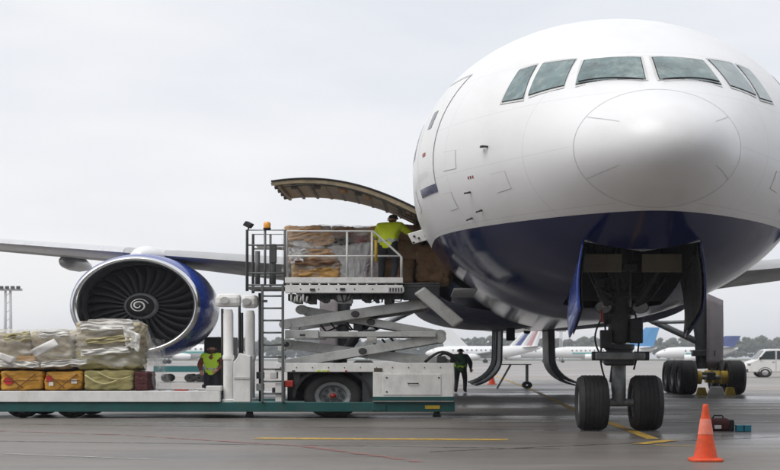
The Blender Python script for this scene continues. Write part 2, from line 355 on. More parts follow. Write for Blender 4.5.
def cut(co, no, sel):
    fs = [f for f in bm.faces if sel(f.calc_center_median())]
    g = set(fs) | {e for f in fs for e in f.edges} | {v for f in fs for v in f.verts}
    bmesh.ops.bisect_plane(bm, geom=list(g), dist=1e-5, plane_co=co, plane_no=no)
low = lambda c: c.z < 4.4 and 1.6 < c.y < 8
ww = WELL[0] * WIDE
for co, no in (((ww, 0, 0), (1, 0, 0)), ((-ww, 0, 0), (1, 0, 0)), ((0, WELL[1], 0), (0, 1, 0)), ((0, WELL[2], 0), (0, 1, 0))): cut(co, no, low)
rs = lambda c: c.x < -.5 and 8 < c.y < 16
for co, no in (((0, CARGO[0], 0), (0, 1, 0)), ((0, CARGO[1], 0), (0, 1, 0)), ((0, 0, CARGO[2]), (0, 0, 1)), ((0, 0, CARGO[3]), (0, 0, 1))): cut(co, no, rs)
dead = [f for f in bm.faces for c in [f.calc_center_median()] if (c.z < 4.4 and abs(c.x) < ww and WELL[1] < c.y < WELL[2]) or (c.x < -.5 and CARGO[0] < c.y < CARGO[1] and CARGO[2] < c.z < CARGO[3])]
bmesh.ops.delete(bm, geom=dead, context='FACES'); bm.to_mesh(fus.data); bm.free()
fus.data.polygons.foreach_set('use_smooth', [True] * len(fus.data.polygons))
# nose joint and lightning strips
def band(s0, s1, p0, p1, off, nu, nv): return MB().grid(lambda u, v: F(s0 + (s1 - s0) * u, p0 + (p1 - p0) * v, off), nu, nv)
band(1.493, 1.507, 0, 2 * math.pi, .003, 1, 140).build('radome_joint', m_seal, air, smooth=True)
for ph in (58, 122, 238, 302):
    band(.55, 1.47, R(ph) - .006, R(ph) + .006, .004, 14, 1).build('lightning_strip', m_seal, radome)
# cockpit glazing: corners as (station, angle from the crown)
PANES = [[(2.37, .695), (2.91, .46), (2.60, .052), (1.95, .075)], [(3.04, 1.008), (3.54, .695), (3.06, .515), (2.52, .775)], [(3.58, 1.116), (3.90, .822), (3.63, .725), (3.11, 1.045)]]
def patch(c, off, nu=8, nv=8, grow=0., sgn=1):
    cs = sum(p[0] for p in c) / 4; cp = sum(p[1] for p in c) / 4
    c = [(p[0] + grow * (1 if p[0] > cs else -1), p[1] + grow * .55 * (1 if p[1] > cp else -1)) for p in c]
    K = [F0(p[0], sgn * p[1]) for p in c]
    def f(u, v):
        p = K[0].lerp(K[1], v).lerp(K[3].lerp(K[2], v), u); s = p.y - Y0
        ph = math.atan2((p.x - X0) / fw(s), (p.z - .011 * (s - 6.5) - fc(s)) / (ft(s) - fc(s)))
        return F(s, ph, off).lerp(p + (F(s, ph, 1) - F(s, ph)) * (off + .02), .35)
    return f, nu, nv
for sgn in (-1, 1):
    for c in PANES:
        f, nu, nv = patch(c, .004, sgn=sgn, grow=.05)
        fr = MB().grid(f, nu, nv).build('window_frame', m_wframe, fus, smooth=True)
        f, nu, nv = patch(c, .012, sgn=sgn)
        MB().grid(f, nu, nv).build('cockpit_window', m_glass, fus, smooth=True)
        f, nu, nv = patch(c, .008, sgn=sgn, grow=.014)
        MB().grid(f, nu, nv).build('window_seal', m_black, fus, smooth=True)
    a, b = (2.38, sgn * .66), (1.93, sgn * .1)
    MB().tube([F(a[0] + (b[0] - a[0]) * t - .03, a[1] + (b[1] - a[1]) * t, .04) for t in [i / 8 for i in range(9)]], .014, 6).build('wiper', m_black, fus)
# passenger doors with navy sill, both sides
for sgn in (-1, 1):
    s0, s1, z0, z1 = 5.55, 6.6, 4.78, 6.95
    def dg(u, v, off=.006, a=(s0, s1), zz=(z0, z1)):
        s = a[0] + (a[1] - a[0]) * u; return F(s, sgn * fphi(s, zz[0] + (zz[1] - zz[0]) * v), off)
    d = MB().grid(lambda u, v: dg(u, v), 8, 16).build('passenger_door', m_white, fus, smooth=True)
    for zz, aa in (((z0 - .1, z0 + .06), (s0 - .02, s1 + .02)), ((z1 - .01, z1 + .03), (s0 - .02, s1 + .02)), ((z0, z1), (s0 - .018, s0)), ((z0, z1), (s1, s1 + .018))):
        MB().grid(lambda u, v: dg(u, v, .01, aa, zz), 6, 14).build('door_outline', m_navy if zz[1] < 5 else m_seal, d, smooth=True)
    MB().grid(lambda u, v: dg(u, v, .012, (5.98, 6.24), (6.0, 6.35)), 3, 4).build('door_window', m_glossdark, d, smooth=True)
    MB().grid(lambda u, v: dg(u, v, .012, (6.02, 6.22), (5.45, 5.52)), 3, 2).build('handle', m_red, d)
    for k in range(14):
        a = 7.6 + k * .53
        MB().grid(lambda u, v: F(a + .27 * u, sgn * fphi(a, 5.98 + .38 * v), .006), 2, 3).build('cabin_window', m_glossdark, fus, smooth=True)
    # probes
    for (s, z) in ((4.35, 4.52), (4.3, 4.18), (4.75, 4.08)):
        p = F(s, sgn * fphi(s, z), 0); q = F(s, sgn * fphi(s, z), .13)
        q = p.lerp(q, .7); MB().tube([p, q], [.022, .013], 6).tube([q + Vector((0, .04, 0)), q + Vector((0, -.13, 0))], [.014, .007], 6).build('pitot_probe', m_geard, fus)
    p = F(3.6, sgn * fphi(3.6, 5.25)); q = F(3.6, sgn * fphi(3.6, 5.25), .09)
    MB().tube([p, q], .02, 6).bar(q, q + Vector((0, .14, 0)), .05, .02).build('vane_sensor', m_dark, fus)
    for (s_, z_, a_, h_) in ((3.2, 4.45, .4, .3), (4.6, 5.0, .5, .34), (5.0, 4.3, .36, .3), (7.3, 4.5, .5, .4)):
        def ap(u, v, off, g=0): return F(s_ - g + (a_ + 2 * g) * u, sgn * fphi(s_, z_ - g + (h_ + 2 * g) * v), off)
        pn = MB().grid(lambda u, v: ap(u, v, .0025, .006), 4, 4).build('panel_joint', m_seal, fus, smooth=True)
        MB().grid(lambda u, v: ap(u, v, .005), 4, 4).build('access_panel', m_liv, fus, smooth=True)
    for (s_, z_, n_) in ((4.1, 4.75, 3),):
        for k in range(n_): MB().grid(lambda u, v: F(s_ + k * .07 + .04 * u, sgn * fphi(s_, z_ + .05 * v), .004), 1, 1).build('stencil_mark', m_dark if k % 2 else m_red, fus)
    for k, (w_, hh) in enumerate(((.16, .75), (.16, .6), (.3, .12), (.16, .75), (.2, .4))):
        MB().grid(lambda u, v: F(7.25 + k * .3 + w_ * u, sgn * fphi(7.3, 5.55 + hh * v), .005), 2, 5).build('title_stroke', m_navy, fus, smooth=True)
# belly fairing
def fair(u, v):
    s = 15.5 + 24 * u; e = max(0, min(1, min((s - 15.5) / 5, (39.5 - s) / 6))); e = e * e * (3 - 2 * e)
    a = R(78) + R(204) * v; c, si = math.cos(a), math.sin(a); g = lambda q, p: math.copysign(abs(q) ** p, q)
    w = 2.9 + .5 * e; bot = 2.75 - .32 * e + .011 * (s - 25); zc = 4.1
    return (X0 + w * g(si, .62), Y0 + s, zc + (zc - bot) * g(c, .62))
m_bnavy = M('belly_navy', (.006, .012, .06), rough=.5, var=.1, spec=.25)
MB().grid(fair, 40, 50).build('belly_fairing', m_bnavy, air, smooth=True)
# nose wheel well
wx, s0, s1 = WELL; zt = 4.15
well = MB()
def wside(u, v, q):
    s = s0 + (s1 - s0) * u; zb_ = F0(s, math.pi - q * math.asin(wx / fw(s))).z + .012
    return (X0 + q * (wx - .004), Y0 + s, zb_ + (zt - zb_) * v)
for q in (-1, 1): well.grid(lambda u, v: wside(u, v, q), 14, 3)
well.box(X0 - wx, X0 + wx, Y0 + s0 + .02, Y0 + s1, zt, zt + .03)
well.box(X0 - wx + .021, X0 + wx - .021, Y0 + s1 - .03, Y0 + s1, 2.6, zt - .01)
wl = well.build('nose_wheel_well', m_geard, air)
for q in (-1, 1):
    MB().box(X0 + q * .42 - .28, X0 + q * .42 + .28, Y0 + s0 + 1.2, Y0 + s0 + 1.24, 3.02, 3.36).build('bulkhead_panel', m_well, wl, bev=.01)
    MB().bar(F(s0 + .02, math.pi, .01) + Vector((0, 0, .0)), F(s0 + .02, math.pi - q * math.asin(wx / fw(s0)), .012), .03, .03).build('well_edge', m_steel, wl)
for k in range(5):
    y = Y0 + s0 + .5 + k * .65
    MB().tube([(X0 - wx + .05, y, 3.7 - .1 * (k % 2)), (X0 + wx - .05, y, 3.7 - .1 * (k % 2))], .04, 8).build('well_pipe', m_geard, wl)
# nose gear doors, hanging open
for q in (-1, 1):
    def dd(u, v, q=q):
        s = 3.05 + 1.7 * u; top = F0(s, math.pi - q * math.asin(wx / fw(s)))
        return (top.x + q * (.03 + .07 * math.sin(v * 2.4)), top.y, top.z + .02 - (1.22 - .1 * u) * v)
    g = MB().grid(dd, 10, 10).build('nose_gear_door', m_blue if q < 0 else m_navy, air, smooth=True, thick=.03)
    MB().grid(lambda u, v: Vector(dd(.04 + .92 * u, .06 + .9 * v)) + Vector((-q * (.05 if q > 0 else .06), 0, 0)), 8, 10).build('door_lining', m_geard, g, smooth=True, thick=.01)
    for k in (.25, .75):
        p = Vector(dd(k, .1)); MB().bar(p + Vector((-q * .05, 0, .1)), p + Vector((-q * .05, 0, -.25)), .05, .06, up=(0, 1, 0)).build('hinge', m_geard, g, bev=.008)
# wheels
def wheel(parent, c, r, w, hub=m_gear, names=('tyre', 'rim'), n=40):
    c = Vector(c); h = w / 2
    pr = [(r * .56, -h * .8), (r * .62, -h * .92), (r * .76, -h), (r * .9, -h * .93), (r * .97, -h * .72)]
    gro = []
    for k in range(-2, 3):
        x = k * h * .28; gro += [(r, x - h * .1), (r, x - .012), (r * .985, x - .008), (r * .985, x + .008), (r, x + .012)]
    pr += gro + [(r * .97, h * .72), (r * .9, h * .93), (r * .76, h), (r * .62, h * .92), (r * .56, h * .8)]
    t = MB().lathe(pr, c, (1, 0, 0), n).build(names[0], m_tyre, parent, smooth=True, auto=40)
    rm = MB().lathe([(.0, -h * .5), (r * .18, -h * .5), (r * .2, -h * .35), (r * .46, -h * .42), (r * .5, -h * .75), (r * .57, -h * .8), (r * .57, h * .8), (r * .5, h * .75), (r * .46, h * .42), (r * .2, h * .35), (r * .18, h * .5), (0, h * .5)], c, (1, 0, 0), 28).build(names[1], hub, t, smooth=True, auto=40)
    return t
# nose gear
gy = 26.4; zx = .545
gear = MB().tube([(X0, gy - .35, 3.7), (X0, gy - .05, 1.75)], .17, 18).build('nose_gear', m_geard, air, smooth=True, auto=40)
MB().tube([(X0, gy - .05, 1.8), (X0, gy, zx)], .105, 18).build('piston', m_gear, gear, smooth=True, auto=40)
MB().lathe([(0, 0), (.2, 0), (.235, .03), (.235, .12), (.2, .15), (.2, .3), (.225, .33), (.225, .42), (0, .42)], (X0, gy - .08, 1.28), (0, 0, 1), 24).build('steering_collar', m_geard, gear, smooth=True, auto=35)
MB().tube([(X0 - .42, gy, zx), (X0 + .42, gy, zx)], .075, 14).build('axle', m_gear, gear, smooth=True, auto=40)
MB().box(X0 - .38, X0 + .36, gy - .34, gy - .1, 1.40, 1.54).build('steering_actuator', m_gear, gear, bev=.03)
for q in (-1, 1):
    MB().tube([(X0 + q * .42, gy - .22, 1.47), (X0 + q * .2, gy - .22, 1.47)], .09, 12).build('actuator_end', m_geard, gear, smooth=True, auto=40)
    c = Vector((X0 + q * .27, gy - .42, 2.42))
    lp = MB().lathe([(0, .1), (.1, .1), (.125, 0), (.125, -.03), (.115, -.03)], c, (0, 1, 0), 20).build('landing_light', m_dark, gear, smooth=True, auto=40)
    MB().lathe([(0, -.015), (.115, -.02)], c, (0, 1, 0), 20).build('lens', m_steel, lp, smooth=True)
    MB().bar((X0 + q * .1, gy - .2, 2.4), (X0 + q * .27, gy - .36, 2.42), .05, .05).build('lamp_bracket', m_dark, gear)
    MB().tube([(X0 + q * .11, gy + .5, 3.6), (X0 + q * .09, gy + .12, 2.1)], .06, 10).build('drag_brace', m_geard, gear, smooth=True)
    wheel(gear, (X0 + q * .40, gy, zx), zx, .45)
for k, (a, b, c) in enumerate(((-.22, 1.9, 1.0), (-.17, 2.6, 1.6), (.2, 2.4, 1.2), (-.28, 2.2, 1.45))):
    MB().tube([(X0 + a * (1 + .35 * math.sin(math.pi * t)), gy - .2 - .05 * math.sin(math.pi * t), b + (c - b) * t) for t in [i / 10 for i in range(11)]], .014, 6).build('hydraulic_hose', m_black, gear, smooth=True)
MB().bar((X0, gy + .1, 1.35), (X0, gy + .42, .95), .2, .05, up=(0, 1, 1)).bar((X0, gy + .42, .95), (X0, gy + .1, .62), .16, .05, up=(0, -1, 1)).build('torque_link', m_gear, gear, bev=.01)
MB().box(X0 - .30, X0 - .13, gy - .3, gy - .14, 1.62, 1.98).build('valve_block', m_geard, gear, bev=.02)
MB().box(X0 + .14, X0 + .33, gy - .28, gy - .1, 1.72, 2.2).build('valve_block', m_geard, gear, bev=.02)
MB().tube([(X0 - .24, gy - .2, 3.0), (X0 - .27, gy - .25, 2.6), (X0 - .2, gy - .2, 2.1)], .045, 8).build('retract_line', m_geard, gear, smooth=True)
random.seed(12)
for k in range(14):
    a = random.uniform(-.6, .6); y = gy - random.uniform(.2, 1.6); z0_ = random.uniform(2.5, 3.0)
    MB().tube([(X0 + a, y, 3.9), (X0 + a + random.uniform(-.15, .15), y + .05, (z0_ + 3.6) / 2), (X0 + a * .7, y + .1, z0_), (X0 + a * .4, y + .3, z0_ - .1)], random.uniform(.012, .03), 6).build('bay_pipe', (m_geard, m_black)[k % 2], wl, smooth=True)
for k in range(9):
    a = random.uniform(-.65, .5); y = gy - random.uniform(.3, 1.5); z0_ = random.uniform(2.75, 3.4); w_ = random.uniform(.08, .22)
    MB().box(X0 + a, X0 + a + w_, y, y + .2, z0_, z0_ + random.uniform(.1, .3)).build('equipment_box', (m_geard, m_black)[k % 2], wl, bev=.015)
for q in (-1, 1): MB().bar((X0 + q * .5, gy - 1.1, 3.25), (X0 + q * .16, gy - .25, 2.3), .07, .1).build('brace_arm', m_geard, gear, bev=.01)
MB().box(X0 - .34, X0 + .34, gy - .42, gy - .2, 2.62, 2.74).build('trunnion_beam', m_geard, gear, bev=.02)
MB().tube([(X0 - .3, gy - .46, 2.36), (X0 - .3, gy - .48, 2.12)], .02, 6).build('red_pin', m_red, gear)
# main gear (both sides)
def main_gear(q):
    gx = X0 + q * 5.49; gy = 53.6; r = .67
    g = MB().tube([(gx - q * .1, gy, 4.2), (gx, gy, 1.0)], [.24, .2], 18).build('main_gear', m_geard, air, smooth=True, auto=40)
    MB().bar((gx, gy - 1.7, r + .05), (gx, gy + 1.7, r + .05), .24, .3).build('bogie_beam', m_geard, g, bev=.03)
    MB().tube([(gx - q * .1, gy, 2.05), (gx - q * 2.6, gy + .1, 3.6)], .12, 10).build('side_brace', m_gear, g, smooth=True)
    MB().tube([(gx - q * .15, gy - .1, 2.9), (gx - q * 1.55, gy, 2.85)], .07, 8).build('lock_link', m_gear, g, smooth=True)
    MB().tube([(gx, gy + .1, 1.6), (gx, gy + 2.2, 3.7)], .12, 10).build('drag_brace', m_geard, g, smooth=True)
    MB().box(gx - .34, gx + .34, gy - .3, gy + .1, 1.5, 1.75).build('torque_link', m_geard, g, bev=.03)
    for a in (-1.45, 0, 1.45):
        MB().tube([(gx - .7, gy + a, r), (gx + .7, gy + a, r)], .09, 10).build('axle', m_gear, g, smooth=True)
        for s in (-1, 1):
            wheel(g, (gx + s * .71, gy + a, r), r, .53, n=32)
            MB().lathe([(.1, -.1), (.26, -.1), (.26, .12), (.1, .12)], (gx + s * .40, gy + a, r), (1, 0, 0), 18).build('brake_pack', m_yel, g, smooth=True, auto=40)
    def dp(u, v): return (gx + q * (.04 + .56 * u), gy - .42 + .5 * u - .08 * math.sin(v * 3), 1.05 + .0 * u + (2.95 - .25 * u) * v)
    MB().grid(dp, 6, 10).build('strut_door', m_sdoor, g, smooth=True, thick=.05)
m_sdoor = M('strut_door_grey', (.19, .17, .18), rough=.45, var=.1, dirt=(.08, .07, .07), dirtamt=.4)
for q in (-1, 1): main_gear(q)
m_mgd = M('gear_door_grey', (.12, .125, .13), rough=.5, var=.2, dirt=(.04, .04, .04), dirtamt=.5, dirtscale=2)
# main gear belly doors, hanging open from the keel
for q in (-1, 1):
    def md(u, v, q=q):
        a = v * R(74); k = 1.05
        if v < .45: x = .70 + .05 * v; z = 2.56 - v / .45 * 1.15
        else:
            t = (v - .45) / .55 * R(72); x = .72 + 1.05 * (1 - math.cos(t)); z = 1.41 - 1.05 * math.sin(t)
        return (X0 + q * x * (1 + .05 * u), 51.2 + 3.4 * u, z)
    d = MB().grid(md, 8, 24).build('main_gear_door', m_mgd, air, smooth=True, thick=.06)
    for k in (.12, .42, .75):
        MB().tube([Vector(md(k, v / 14)) + Vector((q * .12, 0, .04)) for v in range(0, 15)], .04, 6).build('door_rib', m_gear, d, smooth=True)
# wings
def wing(q):
    def sec(dx):
        le = 38.5 + .67 * (dx - 3.1); z = 3.84 + .142 * (dx - 3.1)
        ch = 12 - (dx - 3.1) * .62 if dx < 9.6 else 8 - (dx - 9.6) * .293
        th = 1.5 - (dx - 3.1) * .09 if dx < 9.6 else .9 - (dx - 9.6) * .034
        if dx < 3.1: ch = 12 + (3.1 - dx) * .6; th = 1.5
        return le, z, ch, th
    pr = []
    for k in range(28):
        t = 2 * math.pi * k / 28; c = .5 - .5 * math.cos(t); s_ = math.sin(t)
        y = (1.4845 * math.sqrt(max(c, 0)) - .63 * c - 1.758 * c * c + 1.4215 * c ** 3 - .5075 * c ** 4)
        pr.append((c, y * (.60 if s_ >= 0 else -.34)))
    secs = []
    for dx in (0, 1.5, 3.1, 5, 7, 9.6, 12, 15, 19, 24, 28.5, 30.4):
        le, z, ch, th = sec(dx)
        secs.append([(X0 + q * dx, le + c * ch, z + h * th / .6 * .62 + (.008 if dx > 9 else -.03 + .0042 * dx) * c * ch) for c, h in pr])
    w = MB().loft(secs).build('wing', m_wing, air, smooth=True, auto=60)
    slat = []
    for dx in (3.3, 5, 7, 9.0):
        le, z, ch, th = sec(dx); slat.append([(X0 + q * dx, le + c * ch - .03, z + h * th / .6 * .62 * 1.03 + (.008 if dx > 9 else -.03 + .0042 * dx) * c * ch) for c, h in pr[:7] + pr[-6:]])
    slat2 = []
    for dx in (10.3, 12, 15, 19, 24, 29.5):
        le, z, ch, th = sec(dx); slat2.append([(X0 + q * dx, le + c * ch - .03, z + h * th / .6 * .62 * 1.03 + (.008 if dx > 9 else -.03 + .0042 * dx) * c * ch) for c, h in pr[:7] + pr[-5:]])
    MB().loft(slat).build('slat', m_wing, w, smooth=True, auto=60); MB().loft(slat2).build('slat', m_slat, w, smooth=True, auto=60)
    for dx in (13.0, 19.0):
        le, z, ch, th = sec(dx); y1 = le + ch
        MB().lathe([(.02, -2.4), (.17, -2.3), (.27, -1.8), (.3, -1.0), (.28, -.2), (.18, .8), (.03, 1.6)], (X0 + q * dx, y1 - .3, z - .2), (0, 1, 0), 16).build('flap_fairing', m_slat, w, smooth=True)
    # engine
    ex, ey, ez = X0 + q * 9.58, 40.7, 3.05
    o = (ex, ey, ez); A = (0, 1, 0)
    e = MB().lathe([(1.50, .12), (1.555, .3), (1.62, .8), (1.645, 1.6), (1.62, 2.6), (1.54, 3.5), (1.36, 4.4), (1.3, 4.4), (1.3, 3.6)], o, A, 72).build('engine', m_blue, air, smooth=True, auto=50)
    lp = [(1.297, .42), (1.31, .25), (1.34, .12), (1.38, .03), (1.42, 0), (1.455, .03), (1.48, .08), (1.503, .13)]
    MB().lathe(lp, o, A, 72).build('inlet_lip', m_lip, e, smooth=True)
    MB().lathe([(1.297, .42), (1.29, .9), (1.29, 1.7), (0, 1.7)], o, A, 64).build('inlet_duct', m_duct, e, smooth=True, auto=50)
    MB().lathe([(1.2, 3.6), (1.05, 4.6), (.8, 5.8), (.62, 6.2), (.5, 6.2), (.3, 6.9), (.02, 7.3)], o, A, 36).build('core_nozzle', m_steel, e, smooth=True, auto=50)
    NB = 28
    def blade(a0):
        def f(u, v):
            rr = .36 + .925 * u; tw = R(18 + 38 * u); sw = .05 * math.sin(u * math.pi) - .07 * u * u
            ch = (.24 + .06 * u) * (v - .5); y = 1.05 + ch * math.cos(tw) + .02 * math.sin(v * 3.1); a = a0 + (ch * math.sin(tw) + .05 * math.sin(math.pi * v)) / rr + sw
            return (ex + rr * math.sin(a), ey + y, ez + rr * math.cos(a))
        return f
    for k in range(NB):
        MB().grid(blade(2 * math.pi * k / NB), 10, 4).build('fan_blade', m_fan, e, smooth=True, thick=.012)
    spn = MB().lathe([(.4, 1.0), (.395, .92), (.33, .8), (.22, .64), (.1, .49), (.04, .44), (0, .43)], o, A, 40).build('spinner', m_black, e, smooth=True)
    MB().lathe([(.335, .79), (.405, .90), (.41, 1.0), (.405, 1.02)], o, A, 40).build('spinner_ring', m_gear, e, smooth=True)
    sp = []
    for k in range(70):
        t = k / 69; rr = .025 + .195 * t; a = t * 2.2 * 2 * math.pi; h = (.43 + rr if rr < .05 else .45 + (rr - .05) * .8 if rr < .1 else .49 + (rr - .1) * 1.25) - .008
        sp.append((ex + rr * math.sin(a), ey + h, ez + rr * math.cos(a)))
    MB().tube(sp, [.009 + .013 * math.sin(math.pi * k / 69) for k in range(70)], 6).build('spiral_mark', m_white, e, smooth=True)
    MB().loft([[(ex + w_ * math.cos(k * math.pi / 8), y, 4.6 + (h_ * .8 if k <= 8 else .02) * math.sin(k * math.pi / 8)) for k in range(16)] for y, w_, h_ in ((41.5, .04, .12), (41.8, .22, .32), (42.4, .42, .5), (43.4, .5, .56), (45, .42, .5), (47.5, .1, .15))]).build('pylon', m_white, e, smooth=True)
for q in (-1, 1): wing(q)
# tail
def plate(secs, name, mat, parent):
    MB().loft(secs).build(name, mat, parent, smooth=True, auto=50)
def foil(o, ch, th, ax):
    o = Vector(o); ax = Vector(ax)
    return [o + Vector((0, c * ch, 0)) + ax * (h * th) for c, h in ((0, 0), (.06, .5), (.25, 1), (.6, .7), (1, 0), (.6, -.7), (.25, -1), (.06, -.5))]
plate([foil((X0, 72.0, 8.3), 8.5, .45, (1, 0, 0)), foil((X0, 80.2, 16.2), 3.0, .15, (1, 0, 0))], 'tail_fin', m_navy, air)
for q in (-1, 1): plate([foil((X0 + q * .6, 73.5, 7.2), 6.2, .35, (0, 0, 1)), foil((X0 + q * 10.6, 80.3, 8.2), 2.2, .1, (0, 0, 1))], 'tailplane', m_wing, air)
# open cargo door: hinged at the top of the opening
hp = F0(11.7, -fphi(11.7, 4.86)); HX, HZ = hp.x, hp.z
def cdoor(u, v, off=0):
    # u along the body, v from the hinge outwards; the panel keeps the body's curve
    t = v * 1.02; Rr = 3.0
    x = HX + .1 - 2.62 * v; z = HZ + .0 + 1.02 * math.sin(v * 1.75) * (1 - .32 * v) + .0
    return (x, Y0 + CARGO[0] + (CARGO[1] - CARGO[0]) * u, z + off)
m_cdoor = M('cargo_door_inner', (.3, .24, .15), rough=.55, var=.3, scale=5, dirt=(.06, .05, .04), dirtamt=.6, dirtscale=4)
m_gold_ = M('latch_ochre', (.3, .17, .07), rough=.5)
cdr = MB().grid(lambda u, v: cdoor(u, v), 10, 24).build('cargo_door', m_white, air, smooth=True, thick=.05)
MB().grid(lambda u, v: cdoor(.015 + .97 * u, .02 + .94 * v, -.085 - .05 * math.sin(math.pi * v)), 10, 24).build('door_lining', m_cdoor, cdr, smooth=True, thick=.03)
m_cdark = M('cargo_door_frame', (.09, .075, .055), rough=.5, var=.3, scale=6)
for k in range(10):
    v = .05 + k * .1; MB().bar(Vector(cdoor(0.02, v, -.13)), Vector(cdoor(.98, v, -.13)), .05, .09).build('door_beam', m_cdark if k % 3 else m_cdoor, cdr)
for u in (.0, .25, .5, .75, 1.0):
    fl = MB()
    for k in range(24):
        a, b = Vector(cdoor(u, k / 24, -.085)), Vector(cdoor(u, (k + 1) / 24, -.085)); fl.bar(a, b, .05, .12 - .0022 * k)
    fl.build('door_rib', m_cdark if u else m_cdoor, cdr)
MB().tube([cdoor(-.012, v / 24, -.02) for v in range(25)], .022, 6).build('door_seal', m_black, cdr, smooth=True)
MB().tube([cdoor(-.012, v / 24, -.17 - .02 * math.sin(v / 3)) for v in range(1, 23)], .016, 6).build('cable', m_black, cdr, smooth=True)
for v, dz, w in ((.53, .2, .07), (.36, .2, .05), (.09, .12, .05)):
    p = Vector(cdoor(.04, v, -.14)); MB().tube([p, p + Vector((.04, 0, -dz * .7))], w, 10).build('latch', m_gold_, cdr, smooth=True)
for v in (.1, .42, .7, .85):
    p = Vector(cdoor(.06, v, -.17)); MB().box(p.x - .06, p.x + .06, p.y - .05, p.y + .1, p.z - .07, p.z + .03).build('fitting', m_cdark, cdr, bev=.01)
# dim hold behind the opening
hb = MB().box(X0 - 2.4, X0 + 2.0, Y0 + CARGO[0] - .6, Y0 + CARGO[1] + .6, 2.98, 3.02)
hb.box(X0 - 2.6, X0 + 2.0, Y0 + CARGO[0] - .6, Y0 + CARGO[1] + .6, 4.86, 4.9).build('cargo_hold', m_wing, air)
# belly aerials
p = at(510.5, 331, 45); MB().box(p.x - .11, p.x + .11, 44.9, 45.1, p.z - .33, p.z + .1).build('belly_aerial', m_black, air, bev=.03)
p = at(527, 332, 47); MB().lathe([(0, -.12), (.08, -.1), (.1, 0)], (p.x, 47, p.z + .05), (0, 0, 1), 12).build('beacon_lamp', m_dark, air, smooth=True)

# ------------------------------------------------------------------ cargo loader
m_vtag = M('lime_tag', (.45, .6, .05), rough=.5)
YN, YF = 31.5, 34.3
def lx(x, Y=YN): return (x - 427) * Y / 1770
def lz(y, Y=YN): return CAMZ - (y - 358) * Y / 1333
ld = thing('cargo_loader', (-2.4, 32.9, 0), 'white scissor-lift cargo loader with teal skirt under the open aircraft door', 'loader')
def lb(x0, x1, y0, y1, Y0_, Y1_): return MB().box(lx(x0), lx(x1), Y0_, Y1_, lz(y1), lz(y0))
# chassis
ch = MB().box(-9.2, lx(455), YN + .05, YN + .17, .155, .385).box(-9.2, lx(455), YF - .17, YF - .05, .155, .385).box(-9.2, lx(455) - .01, YN + .17, YF - .17, .2, .34).build('chassis', m_teal, ld, bev=.015)
lb(425, 440, 405.5, 409, YN + .035, YN + .06).build('yellow_plate', m_yel, ch)
lb(372, 386, 404, 411, YN + .03, YN + .06).build('step_plate', m_teal, ch, bev=.01)
for x in (248, 437): MB().tube([(lx(x), YN + .3, .2), (lx(x), YN + .3, .02)], [.05, .08], 10).build('stabiliser_foot', m_dark, ld, smooth=True)
lb(275, 454, 363, 372, YN + .02, YN + .2).build('top_rail', m_lwhite, ld, bev=.012)
MB().box(lx(275), lx(454), YF - .2, YF - .02, lz(372), lz(363)).build('top_rail', m_lwhite, ld, bev=.012)
for x in (300, 345, 390, 430): MB().box(lx(x), lx(x) + .12, YN + .2, YF - .2, lz(371), lz(365)).build('cross_member', m_dark, ld, bev=.01)
# front cabinet
cb = lb(373, 453.5, 372.2, 402, YN - .02, YN + 1.0).build('cabinet', m_lwhite, ld, bev=.015)
lb(383, 441, 374, 395, YN - .035, YN - .02).build('cabinet_door', m_lwhite, cb, bev=.008)
MB().tube([(lx(408), YN - .035, lz(383)), (lx(408), YN - .07, lz(383.4)), (lx(418), YN - .07, lz(383.4)), (lx(418), YN - .035, lz(383))], .012, 6).build('handle', m_black, cb, smooth=True)
lb(372.5, 454, 396.6, 400.4, YN - .045, YN - .021).build('teal_band', m_teal, cb)
for x, y in ((386, 377), (438, 377), (386, 391)): lb(x, x + 1.6, y, y + 1.4, YN - .043, YN - .035).build('latch', m_dark, cb)
MB().box(lx(373), lx(453.5), YF - 1.0, YF + .02, lz(402), lz(372.2)).build('cabinet', m_lwhite, ld, bev=.015)
MB().tube([(lx(425) + .08 * k, YN + .3 + .03 * math.sin(k * 2), lz(362) + .24 * math.sin(k / 8 * math.pi)) for k in range(9)], .03, 8).build('hose_loop', m_black, ld, smooth=True)
MB().tube([(lx(433) + .06 * k, YN + .5, lz(362) + .2 * math.sin(k / 7 * math.pi)) for k in range(8)], .025, 8).build('hose_loop', m_black, ld, smooth=True)
MB().box(lx(437), lx(446), YN + .25, YN + .5, lz(363), lz(356)).build('valve_block', m_dark, ld, bev=.02)
